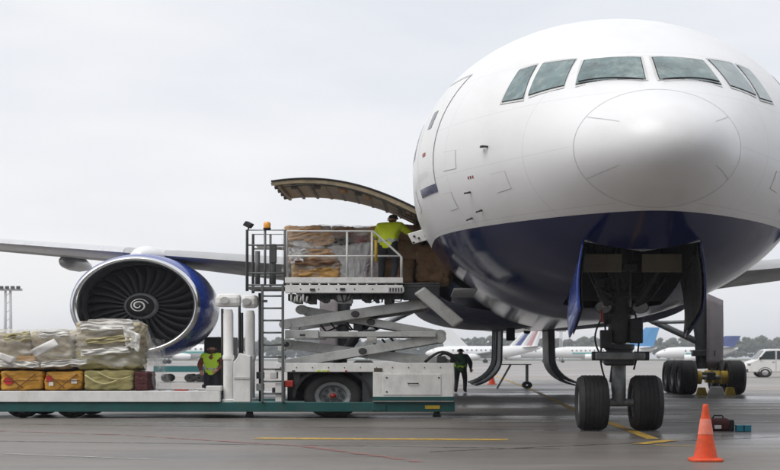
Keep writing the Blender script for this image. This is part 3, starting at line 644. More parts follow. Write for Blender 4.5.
# wheel arch, wheels
ar = MB()
for k in range(13):
    a0, a1 = math.pi * k / 13, math.pi * (k + 1) / 13; c = Vector((lx(332), 0, .5)); r0, r1 = .66, .72
    q = [(c.x + r0 * math.cos(a0), c.z + r0 * math.sin(a0)), (c.x + r0 * math.cos(a1), c.z + r0 * math.sin(a1)), (c.x + r1 * math.cos(a1), c.z + r1 * math.sin(a1)), (c.x + r1 * math.cos(a0), c.z + r1 * math.sin(a0))]
    ar.prism(q, YN + .1, YN + .8)
ar.build('wheel_arch', m_black, ld)
lb(284, 374, 372.3, 402, YN + .75, YN + .85).build('inner_panel', m_black, ld)
lb(362, 373, 373, 402, YN + .12, YN + .7).build('side_frame', m_geard, ld, bev=.01)
def truck_wheel(cx, cy, r=.53, w=.36, side=-1):
    c = Vector((cx, cy, r)); h = w / 2
    t = MB().lathe([(r * .6, -h * .85), (r * .68, -h), (r * .88, -h), (r * .97, -h * .82), (r, -h * .6), (r, h * .6), (r * .97, h * .82), (r * .88, h), (r * .68, h), (r * .6, h * .85)], c, (0, 1, 0), 44).build('tyre', m_tyre, ld, smooth=True, auto=40)
    y = -side
    MB().lathe([(0, side * h * .55), (r * .16, side * h * .55), (r * .2, side * h * .3), (r * .42, side * h * .2), (r * .48, side * h * .75), (r * .61, side * h * .9), (r * .61, 0)], c, (0, 1, 0), 36).build('rim', m_gear, t, smooth=True, auto=40)
    for k in range(8):
        a = k * math.pi / 4; p = c + Vector((r * .31 * math.cos(a), side * h * .28, r * .31 * math.sin(a)))
        MB().lathe([(0, side * .06), (r * .075, side * .06), (r * .075, 0)], p, (0, 1, 0), 8).build('wheel_nut', m_dark, t)
    MB().lathe([(0, side * (h * .55 + .03)), (r * .12, side * (h * .55 + .02)), (r * .12, 0)], c, (0, 1, 0), 16).build('hub_cap', m_red, t, smooth=True)
truck_wheel(lx(332), YN + .42); truck_wheel(lx(332), YF - .42, side=1)
for cy, sd in ((YN + .5, -1), (YF - .5, 1)): truck_wheel(-6.4, cy, .3, .25, sd); truck_wheel(-7.3, cy, .3, .25, sd)
lb(275, 284, 383, 402, YN + .06, YN + .35).build('control_box', m_lwhite, ld, bev=.012)
lb(284, 293, 380.5, 387, YN + .03, YN + .2).build('red_lamp_box', m_red, ld, bev=.02)
lb(293, 300, 373, 386, YN + .14, YN + .5).build('battery_box', m_dark, ld, bev=.02)
# scissor arms, near and far set
ARMS = [((284, 364), (440, 338), 9), ((284, 344), (444, 362.5), 9.5), ((284, 324), (425, 303), 10), ((300, 309), (440, 334), 8)]
for ys in (YN + .42, YF - .42):
    for i, (a, b, h) in enumerate(ARMS):
        y = ys + (.07 if i % 2 else -.07) * (1 if ys < 33 else -1)
        A, B = Vector((lx(a[0]), y, lz(a[1]))), Vector((lx(b[0]), y, lz(b[1])))
        arm = MB().bar(A, B, .1, h * YN / 1333).build('scissor_arm', m_lgrey, ld, bev=.014)
        c = (A + B) / 2
        MB().lathe([(0, -.09), (.06, -.09), (.075, -.07), (.075, .07), (0, .09)], c, (0, 1, 0), 16).build('pivot_pin', m_dark, arm, smooth=True, auto=40)
        for e in (A, B): MB().lathe([(0, -.07), (.11, -.07), (.115, -.05), (.115, .05), (.1, .07), (0, .07)], e, (0, 1, 0), 20).build('arm_end', m_lgrey, arm, smooth=True, auto=40)
    MB().bar((lx(284), ys - .16 * (1 if ys < 33 else -1), lz(334)), (lx(318), ys - .16 * (1 if ys < 33 else -1), lz(334)), .16, .2).build('beam_sleeve', m_lgrey, ld, bev=.012)
    MB().bar((lx(318), ys - .14 * (1 if ys < 33 else -1), lz(334)), (lx(436), ys - .14 * (1 if ys < 33 else -1), lz(334)), .12, .13).build('middle_beam', m_lgrey, ld, bev=.012)
for x, y in ((284, 344), (440, 336), (362, 351), (290, 362), (425, 303)):
    MB().tube([(lx(x), YN + .4, lz(y)), (lx(x), YF - .4, lz(y))], .06, 10).build('cross_tube', m_dark, ld, smooth=True)
for dy in (.9, 1.9):
    MB().tube([(lx(330), YN + dy, lz(366)), (lx(352), YN + dy, lz(338))], .07, 12).tube([(lx(352), YN + dy, lz(338)), (lx(380), YN + dy, lz(305))], .045, 12).build('lift_cylinder', m_dark, ld, smooth=True, auto=40)
random.seed(4)
for k in range(9):
    x = 318 + k * 9; y = random.uniform(318, 344); MB().tube([(lx(x), YN + .8, lz(y)), (lx(x + 6), YN + .7, lz(y + 7)), (lx(x + 15), YN + .9, lz(y + 3)), (lx(x + 22), YN + .8, lz(y + 9))], .022, 6).build('hydraulic_hose', m_black, ld, smooth=True)
for x, y in ((352, 322), (362, 329), (385, 345)): MB().box(lx(x), lx(x + 9), YN + .55, YN + .8, lz(y + 8), lz(y)).build('valve_block', m_dark, ld, bev=.02)
MB().box(lx(366), lx(376), YN + .5, YN + .6, lz(343), lz(335)).build('name_plate', m_lwhite, ld)
# bridge platform
br = lb(285, 403, 285, 293, YN, YN + .14).build('bridge', m_lwhite, ld, bev=.012)
MB().box(lx(285), lx(403), YF - .14, YF, lz(293), lz(285)).build('side_beam', m_lwhite, br, bev=.012)
lb(285, 403, 277.5, 283, YN - .02, YN + .08).build('kick_board', m_rwhite, br, bev=.008)
MB().box(lx(285), lx(440), YN + .14, YF - .14, lz(287), lz(284.5)).build('bridge_floor', m_dark, br)
for k in range(12):
    x = 289 + k * 9.7; MB().tube([(lx(x), YN + .5, lz(283.6)), (lx(x), YF - .3, lz(283.6))], .035, 8).build('roller', m_steel, br, smooth=True)
random.seed(21)
for k in range(8):
    x = 288 + k * 14 + random.uniform(-3, 3); MB().box(lx(x), lx(x + random.uniform(3, 9)), YN + random.uniform(.2, .6), YF - .2, lz(random.uniform(296, 304)), lz(293)).build('under_beam', m_dark if k % 3 else m_geard, br, bev=.01)
for k in range(9):
    x = 296 + k * 12 + random.uniform(-4, 4); w = random.uniform(6, 16); MB().tube([(lx(x), YN + .16, lz(294)), (lx(x + w * .2), YN + .14, lz(random.uniform(298, 303))), (lx(x + w * .8), YN + .14, lz(random.uniform(298, 302))), (lx(x + w), YN + .16, lz(294))], .016, 6).build('cable_loop', m_black, br, smooth=True)
MB().box(lx(336), lx(352), YN + .18, YN + .5, lz(303), lz(294)).build('gear_motor', m_lgrey, br, bev=.03)
lb(300, 420, 293.5, 299, YN + .22, YN + .34).build('lower_channel', m_geard, br, bev=.01)
lb(388, 404, 287, 292, YN - .012, YN).build('vent_panel', m_wframe, br)
for k in range(5): lb(389.5 + k * 2.8, 391 + k * 2.8, 288, 291.5, YN - .018, YN - .012).build('vent_slot', m_dark, br)
for x in (291, 297, 303): MB().tube([(lx(x), YN + .05, lz(293)), (lx(x), YN + .03, lz(301)), (lx(x + 3), YN + .06, lz(303)), (lx(x + 4), YN + .08, lz(296))], .02, 6).build('hanging_hose', m_lgrey, br, smooth=True)
MB().bar((lx(419), YN + .1, lz(290)), (lx(459), YN + .1, lz(324)), .14, .26).build('slanted_guide', m_lgrey, ld, bev=.05)
lb(403, 440, 284, 300, YN + .15, YN + .3).build('nose_beam', m_geard, br, bev=.02)
# white guard rails
for ys in (YN + .02, YF - .06):
    rail = MB().tube([(lx(287), ys, lz(277)), (lx(287), ys, lz(231)), (lx(373), ys, lz(231)), (lx(398), ys, lz(253.5)), (lx(401.5), ys, lz(257)), (lx(401.5), ys, lz(277))], .024, 8).build('guard_rail', m_rwhite, ld, smooth=True)
    MB().tube([(lx(287), ys, lz(256)), (lx(401), ys, lz(256))], .02, 8).build('middle_rail', m_rwhite, rail, smooth=True)
    for x, y in ((347, 231), (372, 231)): MB().tube([(lx(x), ys, lz(277)), (lx(x), ys, lz(y))], .022, 8).build('post', m_rwhite, rail, smooth=True)
    MB().tube([(lx(376), ys, lz(240)), (lx(376), ys, lz(262))], .03, 8).build('yellow_grip', m_yel, rail, smooth=True)
# dark cage and ladder at the tail of the bridge
for ys in (YN + .02, YN + 1.1):
    cg = MB().tube([(lx(247), ys, lz(291)), (lx(247), ys, lz(230)), (lx(285), ys, lz(230)), (lx(285), ys, lz(285))], .028, 8).build('cage_rail', m_rail, ld, smooth=True)
    MB().tube([(lx(265), ys, lz(285)), (lx(265), ys, lz(230))], .022, 8).build('post', m_rail, cg, smooth=True)
    for y in (245, 273, 285): MB().tube([(lx(247), ys, lz(y)), (lx(285), ys, lz(y))], .02, 8).build('middle_rail', m_rail, cg, smooth=True)
MB().box(lx(247), lx(285), YN, YN + 1.15, lz(289), lz(286.5)).build('step_platform', m_rail, ld, bev=.01)
lad = MB().box(lx(261), lx(263.5), YN - .02, YN + .06, .385, lz(284)).build('ladder', m_rail, ld, bev=.01)
MB().box(lx(281.5), lx(284), YN - .02, YN + .06, .385, lz(284)).build('stile', m_rail, lad, bev=.01)
for k in range(9):
    y = 296 + k * 12.2; MB().tube([(lx(263), YN + .02, lz(y)), (lx(282), YN + .02, lz(y))], .022, 8).build('rung', m_rail, lad, smooth=True)
for a, b in (((272, 243), (272, 285)), ((256, 250), (256, 285))): MB().tube([(lx(a[0]), YN + .3, lz(b[1])), (lx(a[0]), YN + .3, lz(a[1]))], .045, 8).build('hydraulic_post', m_rail, ld, smooth=True)
MB().box(lx(268), lx(275), YN + .22, YN + .4, lz(262), lz(243)).build('control_pedestal', m_rail, ld, bev=.02)
p = Vector((lx(267), YN + .02, lz(230)))
bc = MB().lathe([(.045, .0), (.07, .02), (.07, .05)], p, (0, 0, 1), 16).build('warning_beacon', m_black, ld, smooth=True)
MB().lathe([(.062, .05), (.066, .15), (.045, .19), (0, .2)], p + Vector((0, 0, -.0)), (0, 0, 1), 16).build('amber_lens', m_amber, bc, smooth=True)
lw = MB().bar((lx(245), YN + .02, lz(223)), (lx(252), YN - .02, lz(226.5)), .12, .12).build('work_lamp', m_black, ld, bev=.02)
MB().tube([(lx(248), YN + .02, lz(230)), (lx(249), YN + .02, lz(226))], .015, 6).build('bracket', m_black, lw)
# guide posts
for x, hw in ((227, 13), (245, 9)):
    yy = YN + (.22 if x == 227 else .9)
    ps = MB().lathe([(.0, 0), (.13, 0), (.13, .05), (.09, .07), (.09, 1.0), (.105, 1.01), (.105, 1.1), (.09, 1.12), (.09, 2.1), (.07, 2.2), (0, 2.2)], (lx(x), yy, .385), (0, 0, 1), 20).build('guide_post', m_lwhite, ld, smooth=True, auto=40)
    MB().bar((lx(x - hw), yy, lz(300)), (lx(x + hw), yy, lz(300)), .2, .32).build('post_head', m_lwhite, ps, bev=.1)
    MB().lathe([(0, -.13), (.08, -.13), (.08, .13), (0, .13)], (lx(x - 3), yy, lz(300)), (0, 1, 0), 14).build('pin', m_lgrey, ps, smooth=True, auto=40)
for x, y0_ in ((219, 308), (236.5, 300), (239, 312), (257, 292)): MB().tube([(lx(x), YN + .5, lz(y0_)), (lx(x) + .01, YN + .5, .385)], .025, 8).build('guide_rod', m_black, ld, smooth=True)
MB().prism([(lx(233), .385), (lx(250), .385), (lx(250), lz(356)), (lx(239), lz(353)), (lx(236), lz(359)), (lx(233), lz(362))], YN + .05, YN + .4).build('pump_cabinet', m_lwhite, ld, bev=.015)
lb(233.5, 249.5, 377, 379, YN + .03, YN + .05).build('cabinet_seam', m_wframe, ld)
for k, (x, y) in enumerate(((254, 372), (254, 384), (268, 372), (270, 388), (276, 355), (276, 344))): lb(x, x + 7, y, y + 7, YN + .4, YN + .7).build('junction_box', (m_dark, m_lgrey, m_lwhite)[k % 3], ld, bev=.015)
for x, w, m in ((317, 3, m_vtag), (322, 4, m_vtag), (327, 2, m_yel), (374, 8, m_cdark), (292, 3, m_dark), (345, 2, m_red)): lb(x, x + w, 368 if m is m_cdark else 370.3, 371.8, YN - .006, YN + .02).build('marker_plate', m, ld)
for x, y in ((262, 300), (340, 288), (310, 288.5), (300, 334)): lb(x, x + 5, y, y + 2.2, YN - .03, YN - .003 if y < 295 else YN + .1).build('placard', m_dark, ld)
for x in (300, 318, 336, 354, 372, 390): lb(x, x + 1.1, 288.5, 289.6, YN - .012, YN).build('bolt', m_dark, br)
for x in (280, 296, 312, 328, 344, 360, 376, 392, 408, 424, 440): lb(x, x + .9, 367, 368, YN + .01, YN + .02).build('bolt', m_dark, ld)
# lowered main deck
dk = MB().box(-9.2, lx(220), YN, YN + .16, .39, lz(391)).build('main_deck', m_lwhite, ld, bev=.012)
MB().box(-9.2, lx(220), YF - .16, YF, .39, lz(391)).build('deck_beam', m_lwhite, dk, bev=.012)
MB().box(-9.2, lx(220), YN + .16, YF - .16, .42, .56).build('deck_floor', m_dark, dk)
for k in range(22): MB().tube([(-9.0 + k * .25, YN + .2, .6), (-9.0 + k * .25, YF - .2, .6)], .05, 10).build('roller', m_steel, dk, smooth=True)
lb(206, 221, 386, 391, YN, YN + .3).build('deck_stop', m_lwhite, dk, bev=.012)
MB().box(lx(172), lx(185), YN + .3, YN + .5, .62, .68).build('deck_latch', m_red, dk, bev=.01)

# ------------------------------------------------------------------ cargo
def lumpy(x0, x1, y0, y1, z0, z1, seed, amp=.05, nn=22, pw=9, fr=1.6):
    c = Vector(((x0 + x1) / 2, (y0 + y1) / 2, (z0 + z1) / 2)); h = Vector(((x1 - x0) / 2, (y1 - y0) / 2, (z1 - z0) / 2))
    bm = bmesh.new(); bmesh.ops.create_cube(bm, size=2); bmesh.ops.subdivide_edges(bm, edges=bm.edges, cuts=nn, use_grid_fill=True)
    vs = []
    for v in bm.verts:
        p = v.co; k = (abs(p.x) ** pw + abs(p.y) ** pw + abs(p.z) ** pw) ** (1 / pw); q = p / k
        w = Vector((q.x * h.x, q.y * h.y, q.z * h.z)); d = noise.noise(w * fr * 1.3 + Vector((seed * 7.1, seed * 3.3, 0))) * amp
        rg = Vector((w.x * 1.3 + w.z * 1.1 * (1 if seed % 2 else -1), w.y * 1.5, w.z * 2.6)) * fr * 1.7 + Vector((seed, seed * 1.7, seed * 2))
        d += (.32 - abs(noise.noise(rg))) * amp * 1.1 - abs(noise.noise(rg * 2.7)) * amp * .7 + noise.noise(w * 21) * amp * .25
        w += q.normalized() * d; w.z = max(w.z, -h.z); vs.append(c + w)
    fs = [[v.index for v in f.verts] for f in bm.faces]; bm.free()
    return MB().add(vs, fs)
def cargo(name, x0, x1, y0, y1, z0, z1, seed, mat, label, cat, group=None, **k):
    b = Vector(((x0 + x1) / 2 * WIDE, (y0 + y1) / 2, z0))
    return tag(lumpy(x0, x1, y0, y1, z0, z1, seed, **k).build(name, mat, smooth=True, base=b), label, cat, group)
m_oran = M('orange_sack', (.52, .26, .03), rough=.6, var=.2, bump=.4, bscale=12)
m_oliv = M('olive_sack', (.33, .29, .12), rough=.7, var=.25, bump=.6, bscale=10)
m_beig = M('beige_sack', (.44, .38, .27), rough=.7, var=.25, bump=.6, bscale=9, dirt=(.27, .23, .12), dirtamt=.6)
m_card = M('cardboard', (.47, .29, .155), rough=.7, var=.25, scale=3, bump=.4, bscale=9, dirt=(.52, .4, .28), dirtamt=.6, dirtscale=2.5)
m_card2 = M('brown_wrap', (.36, .2, .1), rough=.6, var=.3, scale=4, bump=.5, bscale=10, dirt=(.5, .42, .33), dirtamt=.5, dirtscale=3)
m_gold = M('tan_carton', (.55, .31, .09), rough=.6, var=.25, bump=.4, bscale=12, dirt=(.2, .1, .04), dirtamt=.6, dirtscale=3)
m_foil = M('grey_sheet', (.6, .6, .61), rough=.4, var=.15, bump=.7, bscale=8)
zb = .655
YA = YN + .12
for (xa, xb, ya, yb, m, nm, lab, seed) in (
    (-45, -4, 371, 392, m_oran, 'orange_sack', 'orange sack cut by the left edge of the picture, bottom of the wrapped pallet', 1),
    (-3.5, 40, 371, 392, m_oran, 'orange_sack', 'orange sack with a round red mark, at the bottom left of the wrapped pallet', 2),
    (41, 79.5, 371, 392, m_oran, 'orange_sack', 'orange sack with red and white labels in the bottom row, beside the olive sack', 3),
    (80.5, 132, 370, 392, m_oliv, 'olive_sack', 'olive green sack at the bottom right of the wrapped pallet on the lowered deck', 4),
    (133, 146, 372, 392, m_dred, 'red_bundle', 'small dark red bundle at the right foot of the wrapped pallet', 5)):
    cargo(nm, lx(xa), lx(xb), YA + .1, YA + 1.0, zb, lz(ya), seed, m, lab, 'sack', 'sacks on the lower pallet', amp=.04, pw=14)
for (xa, xb, ya, yb, m, lab, seed, dy) in (
    (-45, 26, 333, 370, m_beig, 'beige sack in the upper row at the left edge of the picture', 6, .12),
    (27, 70, 331, 370, m_beig, 'beige sack behind the tilted white paper on the lower pallet', 7, .16),
    (71, 138, 322, 352, m_beig, 'plump beige sack on top of the pallet in front of the engine', 8, .14),
    (73, 136, 346, 371, m_oliv, 'flattened olive sack between the bottom olive sack and the top beige one', 9, .12)):
    cargo('cargo_sack', lx(xa), lx(xb), YA + dy, YA + 1.2, lz(yb) + .01, lz(ya), seed, m, lab, 'sack', 'sacks on the lower pallet', amp=.07, fr=2.2)
def fold_line(xa, ya, xb, yb, Y, mat, parent, r=.012, sag=.0):
    MB().tube([(lx(xa + (xb - xa) * t), Y - .02 * math.sin(math.pi * t), lz(ya + (yb - ya) * t) - sag * math.sin(math.pi * t)) for t in [k / 8 for k in range(9)]], r, 6).build('fold_line', mat, parent, smooth=True, base=parent.location)
m_crease = M('dark_crease', (.16, .07, .015), rough=.7)  # crease shade on the orange sacks, put into colour as thin dark tubes
m_foldpale = M('pale_fold', (.5, .46, .24), rough=.7)  # curved folds of the olive sack, drawn as pale tubes
for o in [q for q in bpy.data.objects if q.name.startswith('orange_sack')]:
    c = o.location.x / WIDE * 1770 / YN + 427
    fold_line(c - 16, 373.5, c + 2, 388, YA + .07, m_crease, o); fold_line(c - 4, 389, c + 15, 374, YA + .07, m_crease, o); fold_line(c - 18, 381, c + 18, 380.5, YA + .06, m_crease, o, .008)
for o in [q for q in bpy.data.objects if q.name.startswith('olive_sack')]:
    fold_line(83, 375, 118, 379, YA + .06, m_foldpale, o, .02, .16); fold_line(96, 372, 130, 376, YA + .06, m_foldpale, o, .014, .12)
cargo('orange_parcel', lx(14), lx(33), YA + .06, YA + .3, lz(363), lz(356), 10, m_oran, 'small orange parcel tucked under the tilted white paper', 'parcel', amp=.015)
for k, (xa, xb, ya) in enumerate(((-45, 30, 335), (32, 125, 330))):
    cargo('cargo_sack', lx(xa), lx(xb), YA + 1.25, YA + 2.2, zb, lz(ya), 20 + k, m_beig, ('beige sack in the back row of the lower pallet, left', 'beige sack in the back row of the lower pallet, right')[k], 'sack', 'sacks on the lower pallet', amp=.06)
def sheet(pts, Y, name, label, mat, amp=.05, seed=1):
    P = [Vector((lx(x), Y, lz(y))) for x, y in pts]
    def f(u, v):
        a = P[0].lerp(P[1], u); b = P[3].lerp(P[2], u); p = a.lerp(b, v)
        return p + Vector((0, -abs(noise.noise(Vector((u * 3, v * 3, seed)))) * amp * 2 - noise.noise(Vector((u * 8, v * 7, seed + 3))) * amp * .4, noise.noise(Vector((u * 4, v * 2, seed + 8))) * .04))
    c = sum(P, Vector()) / 4
    return tag(MB().grid(f, 18, 16).build(name, mat, smooth=True, thick=.004, base=Vector((c.x * WIDE, c.y, c.z))), label, 'sheet')
def decal(x, y, w, h, Y, rot, mat, name, label, cat):
    c = Vector((lx(x, Y), Y, lz(y, Y))); a = R(rot); u = Vector((math.cos(a), 0, math.sin(a) * 1.0)); v = Vector((-math.sin(a), 0, math.cos(a)))
    mb = MB(); nu = 6
    mb.grid(lambda i, j: c + u * (i - .5) * w + v * (j - .5) * h + Vector((0, .03 * math.sin(i * 5 + j * 3), 0)), nu, 4)
    return tag(mb.build(name, mat, smooth=True, thick=.004, base=Vector((c.x * WIDE, c.y, c.z))), label, cat)
decal(45, 348, .5, .2, YA - .1, 34, m_paper, 'paper_sheet', 'tilted white paper sheet on the front of the lower pallet', 'paper')
decal(6, 358, .3, .16, YA - .1, -25, m_paper, 'paper_sheet', 'white paper sheet at the left edge, on the lower pallet', 'paper')
def sticker(x, y, w, h, Y, mat, name, label):
    c = Vector((lx(x), Y, lz(y))); tag(MB().grid(lambda i, j: (c.x + (i - .5) * w, Y + .01 * math.sin(i * 3), c.z + (j - .5) * h), 3, 3).build(name, mat, thick=.004, base=Vector((c.x * WIDE, c.y, c.z))), label, 'sticker')
m_rmark = M('red_mark', (.5, .02, .03), rough=.5)
p = Vector((lx(6), YA + .06, lz(381)))
tag(MB().lathe([(0, 0), (.09, 0), (.09, .02)], p, (0, 1, 0), 20).build('red_disc', m_rmark, base=Vector((p.x * WIDE, p.y, p.z))), 'round red mark on the leftmost orange sack in view', 'sticker')
sticker(47, 379, .10, .14, YA + .06, m_rmark, 'red_label', 'red label on the orange sack beside the olive sack')
sticker(49, 384, .08, .09, YA + .05, m_paper, 'white_label', 'small white label below the red label on the orange sack')
sticker(72, 381.5, .10, .10, YA + .06, m_paper, 'white_label', 'white label at the right end of the orange sack beside the olive sack')
m_veil = M('white_film_fold', (.68, .67, .63), rough=.35, var=.15, bump=.8, bscale=8)
m_olv2 = M('olive_fold', (.38, .33, .17), rough=.6, var=.2, bump=.6)
for pts, m, lab, sd in (
    ([(78, 322), (132, 321), (134, 330), (80, 331)], m_veil, 'white film fold along the top of the plump beige sack', 51),
    ([(84, 339), (128, 334), (132, 341), (86, 345)], m_olv2, 'olive cloth fold across the middle of the stacked sacks', 53),
    ([(80, 350), (126, 346), (130, 353), (80, 356)], m_veil, 'white film fold between the stacked sacks below the engine', 55),
    ([(40, 362), (86, 358), (86, 364), (40, 368)], m_veil, 'white film fold above the orange sack with labels', 57),
    ([(-2, 360), (38, 362), (38, 368), (-2, 367)], m_veil, 'white film fold above the orange sack at the left edge', 59),
    ([(122, 326), (140, 335), (138, 352), (124, 345)], m_veil, 'bunched white film at the right shoulder of the lower pallet', 61),
    ([(2, 334), (28, 331), (30, 340), (2, 344)], m_olv2, 'olive fold at the upper left of the lower pallet', 63),
    ([(36, 332), (68, 330), (68, 337), (38, 338)], m_veil, 'pale film fold above the tilted paper', 65)):
    sheet(pts, YA + .02 - (sd % 7) * .006, 'film_fold', lab, m, amp=.05, seed=sd)
# clear film round the lower pallet
def filmbox(x0, x1, y0, y1, z0, ztop, seed, amp, nu=160, nv=90):
    def f(u, v):
        x = x0 + (x1 - x0) * u; zt_ = ztop(u); zl = z0 + .16 * noise.noise(Vector((x * 2.1, 0, seed))) + .05 * noise.noise(Vector((x * 9, 0, seed))); per = [(y0, zl), (y0 - .02, zt_ - .16), (y0 + .12, zt_), (y1 - .12, zt_), (y1, zt_ - .16), (y1, zl)]
        t = v * 5; i = min(4, int(t)); w = t - i
        y = per[i][0] * (1 - w) + per[i + 1][0] * w; z = per[i][1] * (1 - w) + per[i + 1][1] * w
        d = abs(noise.noise(Vector((x * 2.2, y * 3 + z * 5.5, seed)))) * amp * 2 + noise.noise(Vector((x * 7, z * 9 + y * 5, seed + 4))) * amp * .6
        k = (zt_ - z) / (zt_ - z0 + 1e-6)
        return (x + noise.noise(Vector((z * 4, y * 2, seed))) * amp * (u > .9), y - (d if i <= 1 else (-d if i >= 3 else 0)) * (1 if i < 2 else 1), z + (d * .8 if i in (1, 2, 3) else 0))
    return MB().grid(f, nu, nv)
x1f = lx(145)
def ztl(u):
    x = -8.0 + (x1f + 8.0) * u; px = x * 1770 / YN + 427
    e = lz(331) if px < 70 else lz(331 - (px - 70) * .6) if px < 85 else lz(320.5) if px < 122 else lz(320.5 + (px - 122) ** 1.25 * .95)
    return e + .02
b0 = Vector((-6.2 * WIDE, YA + 1, zb))
tag(filmbox(-8.0, x1f, YA + .04, YA + 2.3, lz(366), ztl, 3, .055).build('plastic_film', m_film, smooth=True, base=b0), 'clear crumpled plastic film wrapped round the sacks on the lowered deck', 'film')
MB_ = MB().grid(lambda u, v: (x1f + .01 + .12 * v * v + .05 * noise.noise(Vector((v * 5, u * 4, 2))), YA + .1 + 2.1 * u, lz(338) - (lz(338) - zb - .02) * v + .03 * noise.noise(Vector((u * 6, v * 6, 9)))), 20, 24)
tag(MB_.build('plastic_film', m_film, smooth=True, base=b0), 'clear plastic film hanging down the right end of the lower pallet', 'film')
# upper pallet on the bridge, part way into the hold
Z2 = lz(282.5) + .04; YU = YN + .75
UP = [(288, 341, 262, 279.5, 0, m_gold, 'tan carton at the foot of the upper pallet behind the white railing', .02),
      (342, 372, 258, 279.5, .05, m_card2, 'brown wrapped parcel beside the tan carton on the upper pallet', .03),
      (373, 414, 256, 279.5, .3, m_card2, 'brown parcel behind the legs of the worker on the bridge', .03),
      (284, 330, 243, 262, .02, m_card, 'flattened brown parcel in the middle layer, left end of the upper pallet', .035),
      (331, 374, 240, 259, .1, m_card2, 'brown parcel in the middle layer behind the grey sheet', .035),
      (375, 420, 236, 257, .35, m_card2, 'brown parcel beside the worker at the aircraft door', .035),
      (280, 328, 222, 243, 0, m_card, 'large brown paper bundle on the top left of the upper pallet', .04),
      (329, 378, 222.5, 241, .05, m_card, 'brown paper bundle on top of the upper pallet left of the worker', .04),
      (379, 424, 220, 237, .4, m_card2, 'brown bundle on top of the upper pallet right of the worker', .035),
      (415, 452, 240, 281, .35, m_card2, 'brown wrapped bundle going in through the cargo door', .05)]
for k, (xa, xb, ya, yb, dy, m, lab, amp) in enumerate(UP):
    z0 = Z2 if yb > 275 else lz(yb) + .01
    cargo('cargo_bundle', lx(xa), lx(xb), YU + dy, YU + 1.9, z0, lz(ya), 40 + k, m, lab, 'bundle', 'bundles on the upper pallet', amp=amp * 1.4, pw=14, fr=2.4)
tag(MB().box(lx(280), lx(440), YU - .05, YU + 1.95, Z2 - .03, Z2 - .005).build('pallet_sheet', m_steel, base=Vector((lx(350) * WIDE, YU + 1, Z2 - .03))), 'thin metal pallet under the upper load on the bridge', 'pallet')
sheet([(324, 244), (350, 241), (353, 279), (341, 279)], YU - .03, 'plastic_sheet', 'white plastic sheet hanging over the brown parcels behind the railing', m_foil, seed=3)
sheet([(349, 241), (372, 239), (362, 279), (352, 279)], YU - .04, 'plastic_sheet', 'grey plastic sheet hanging beside the yellow handle on the upper pallet', m_foil, seed=6)
sheet([(364, 262), (378, 258), (385, 280), (360, 280)], YU - .06, 'plastic_sheet', 'small mauve grey sheet at the foot of the upper pallet left of the worker', M('mauve_sheet', (.3, .26, .28), rough=.5, bump=.6), seed=8)
sheet([(284, 246), (297, 243), (302, 262), (288, 262)], YU - .05, 'plastic_sheet', 'torn pale film over the left end of the upper pallet', m_foil, seed=12)
sheet([(352, 231), (366, 230), (366, 240), (353, 241)], YU - .04, 'red_cloth', 'dull red cloth tucked into the top of the upper pallet', M('dull_red', (.3, .09, .09), rough=.7), seed=15)
m_kraft = M('kraft_paper', (.5, .3, .15), rough=.65, var=.3, scale=6, bump=.8, bscale=9)
m_kraftd = M('dark_kraft_paper', (.26, .14, .07), rough=.65, var=.3, scale=6, bump=.8, bscale=9)
for pts, m, lab, sd in (
    ([(282, 229), (318, 222), (322, 231), (284, 240)], m_kraft, 'creased kraft paper over the top left corner of the upper pallet', 31),
    ([(300, 236), (330, 228), (334, 240), (312, 246)], m_kraft, 'creased kraft paper slanting across the middle of the upper pallet', 33),
    ([(285, 240), (306, 237), (325, 247), (300, 251)], m_foil, 'pale torn film between two kraft papers on the upper pallet', 35),
    ([(300, 247), (328, 245), (336, 256), (306, 259)], m_kraft, 'crumpled kraft paper left of the hanging white sheet', 37),
    ([(292, 258), (336, 257), (340, 263), (292, 264)], m_kraftd, 'dark kraft paper edge above the tan carton', 39),
    ([(331, 226), (352, 224), (352, 234), (332, 236)], m_kraftd, 'dark kraft paper at the top beside the red cloth', 41),
    ([(367, 224), (380, 223), (379, 238), (368, 240)], m_kraft, 'kraft paper on top of the load next to the worker', 43),
    ([(331, 236), (350, 234), (348, 242), (330, 243)], m_black, 'black plastic strip above the hanging white sheet', 45),
    ([(296, 268), (338, 264), (338, 279), (296, 279)], m_gold, 'loose tan wrapping on the front of the tan carton', 47)):
    sheet(pts, YU - .035 - (sd % 5) * .008, 'wrapping_paper', lab, m, amp=.06, seed=sd)
b0 = Vector((lx(330) * WIDE, YU + .9, Z2))
tag(filmbox(lx(278.5), lx(377), YU - .05, YU + 1.95, Z2 + .02, lambda u: lz(225.5 - 4.5 * math.sin(min(1, u * 2.2) * math.pi * .5) + 2 * u), 11, .035).build('plastic_film', m_film, smooth=True, base=b0), 'clear plastic film stretched over the brown bundles on the bridge', 'film')
# perforated white plate at the door edge
c = Vector((lx(420, 30.8), 30.8, lz(236.5, 30.8))); pl = thing('door_plate', (c.x, c.y, c.z), 'white plate with dark holes beside the cargo door opening', 'plate')
MB().bar(c + Vector((-.17, 0, -.06)), c + Vector((.17, .05, .08)), .03, .26, up=(0, 0, 1)).build('plate', m_lwhite, pl, bev=.02)
for a, b in ((-.1, .04), (-.02, -.03), (.08, .1), (.1, -.02), (-.11, -.1)):
    q = c + Vector((a, -.03, b + a * .35)); MB().lathe([(0, 0), (.022, 0), (.022, .03)], q, (0, 1, 0), 12).build('hole', m_black, pl)

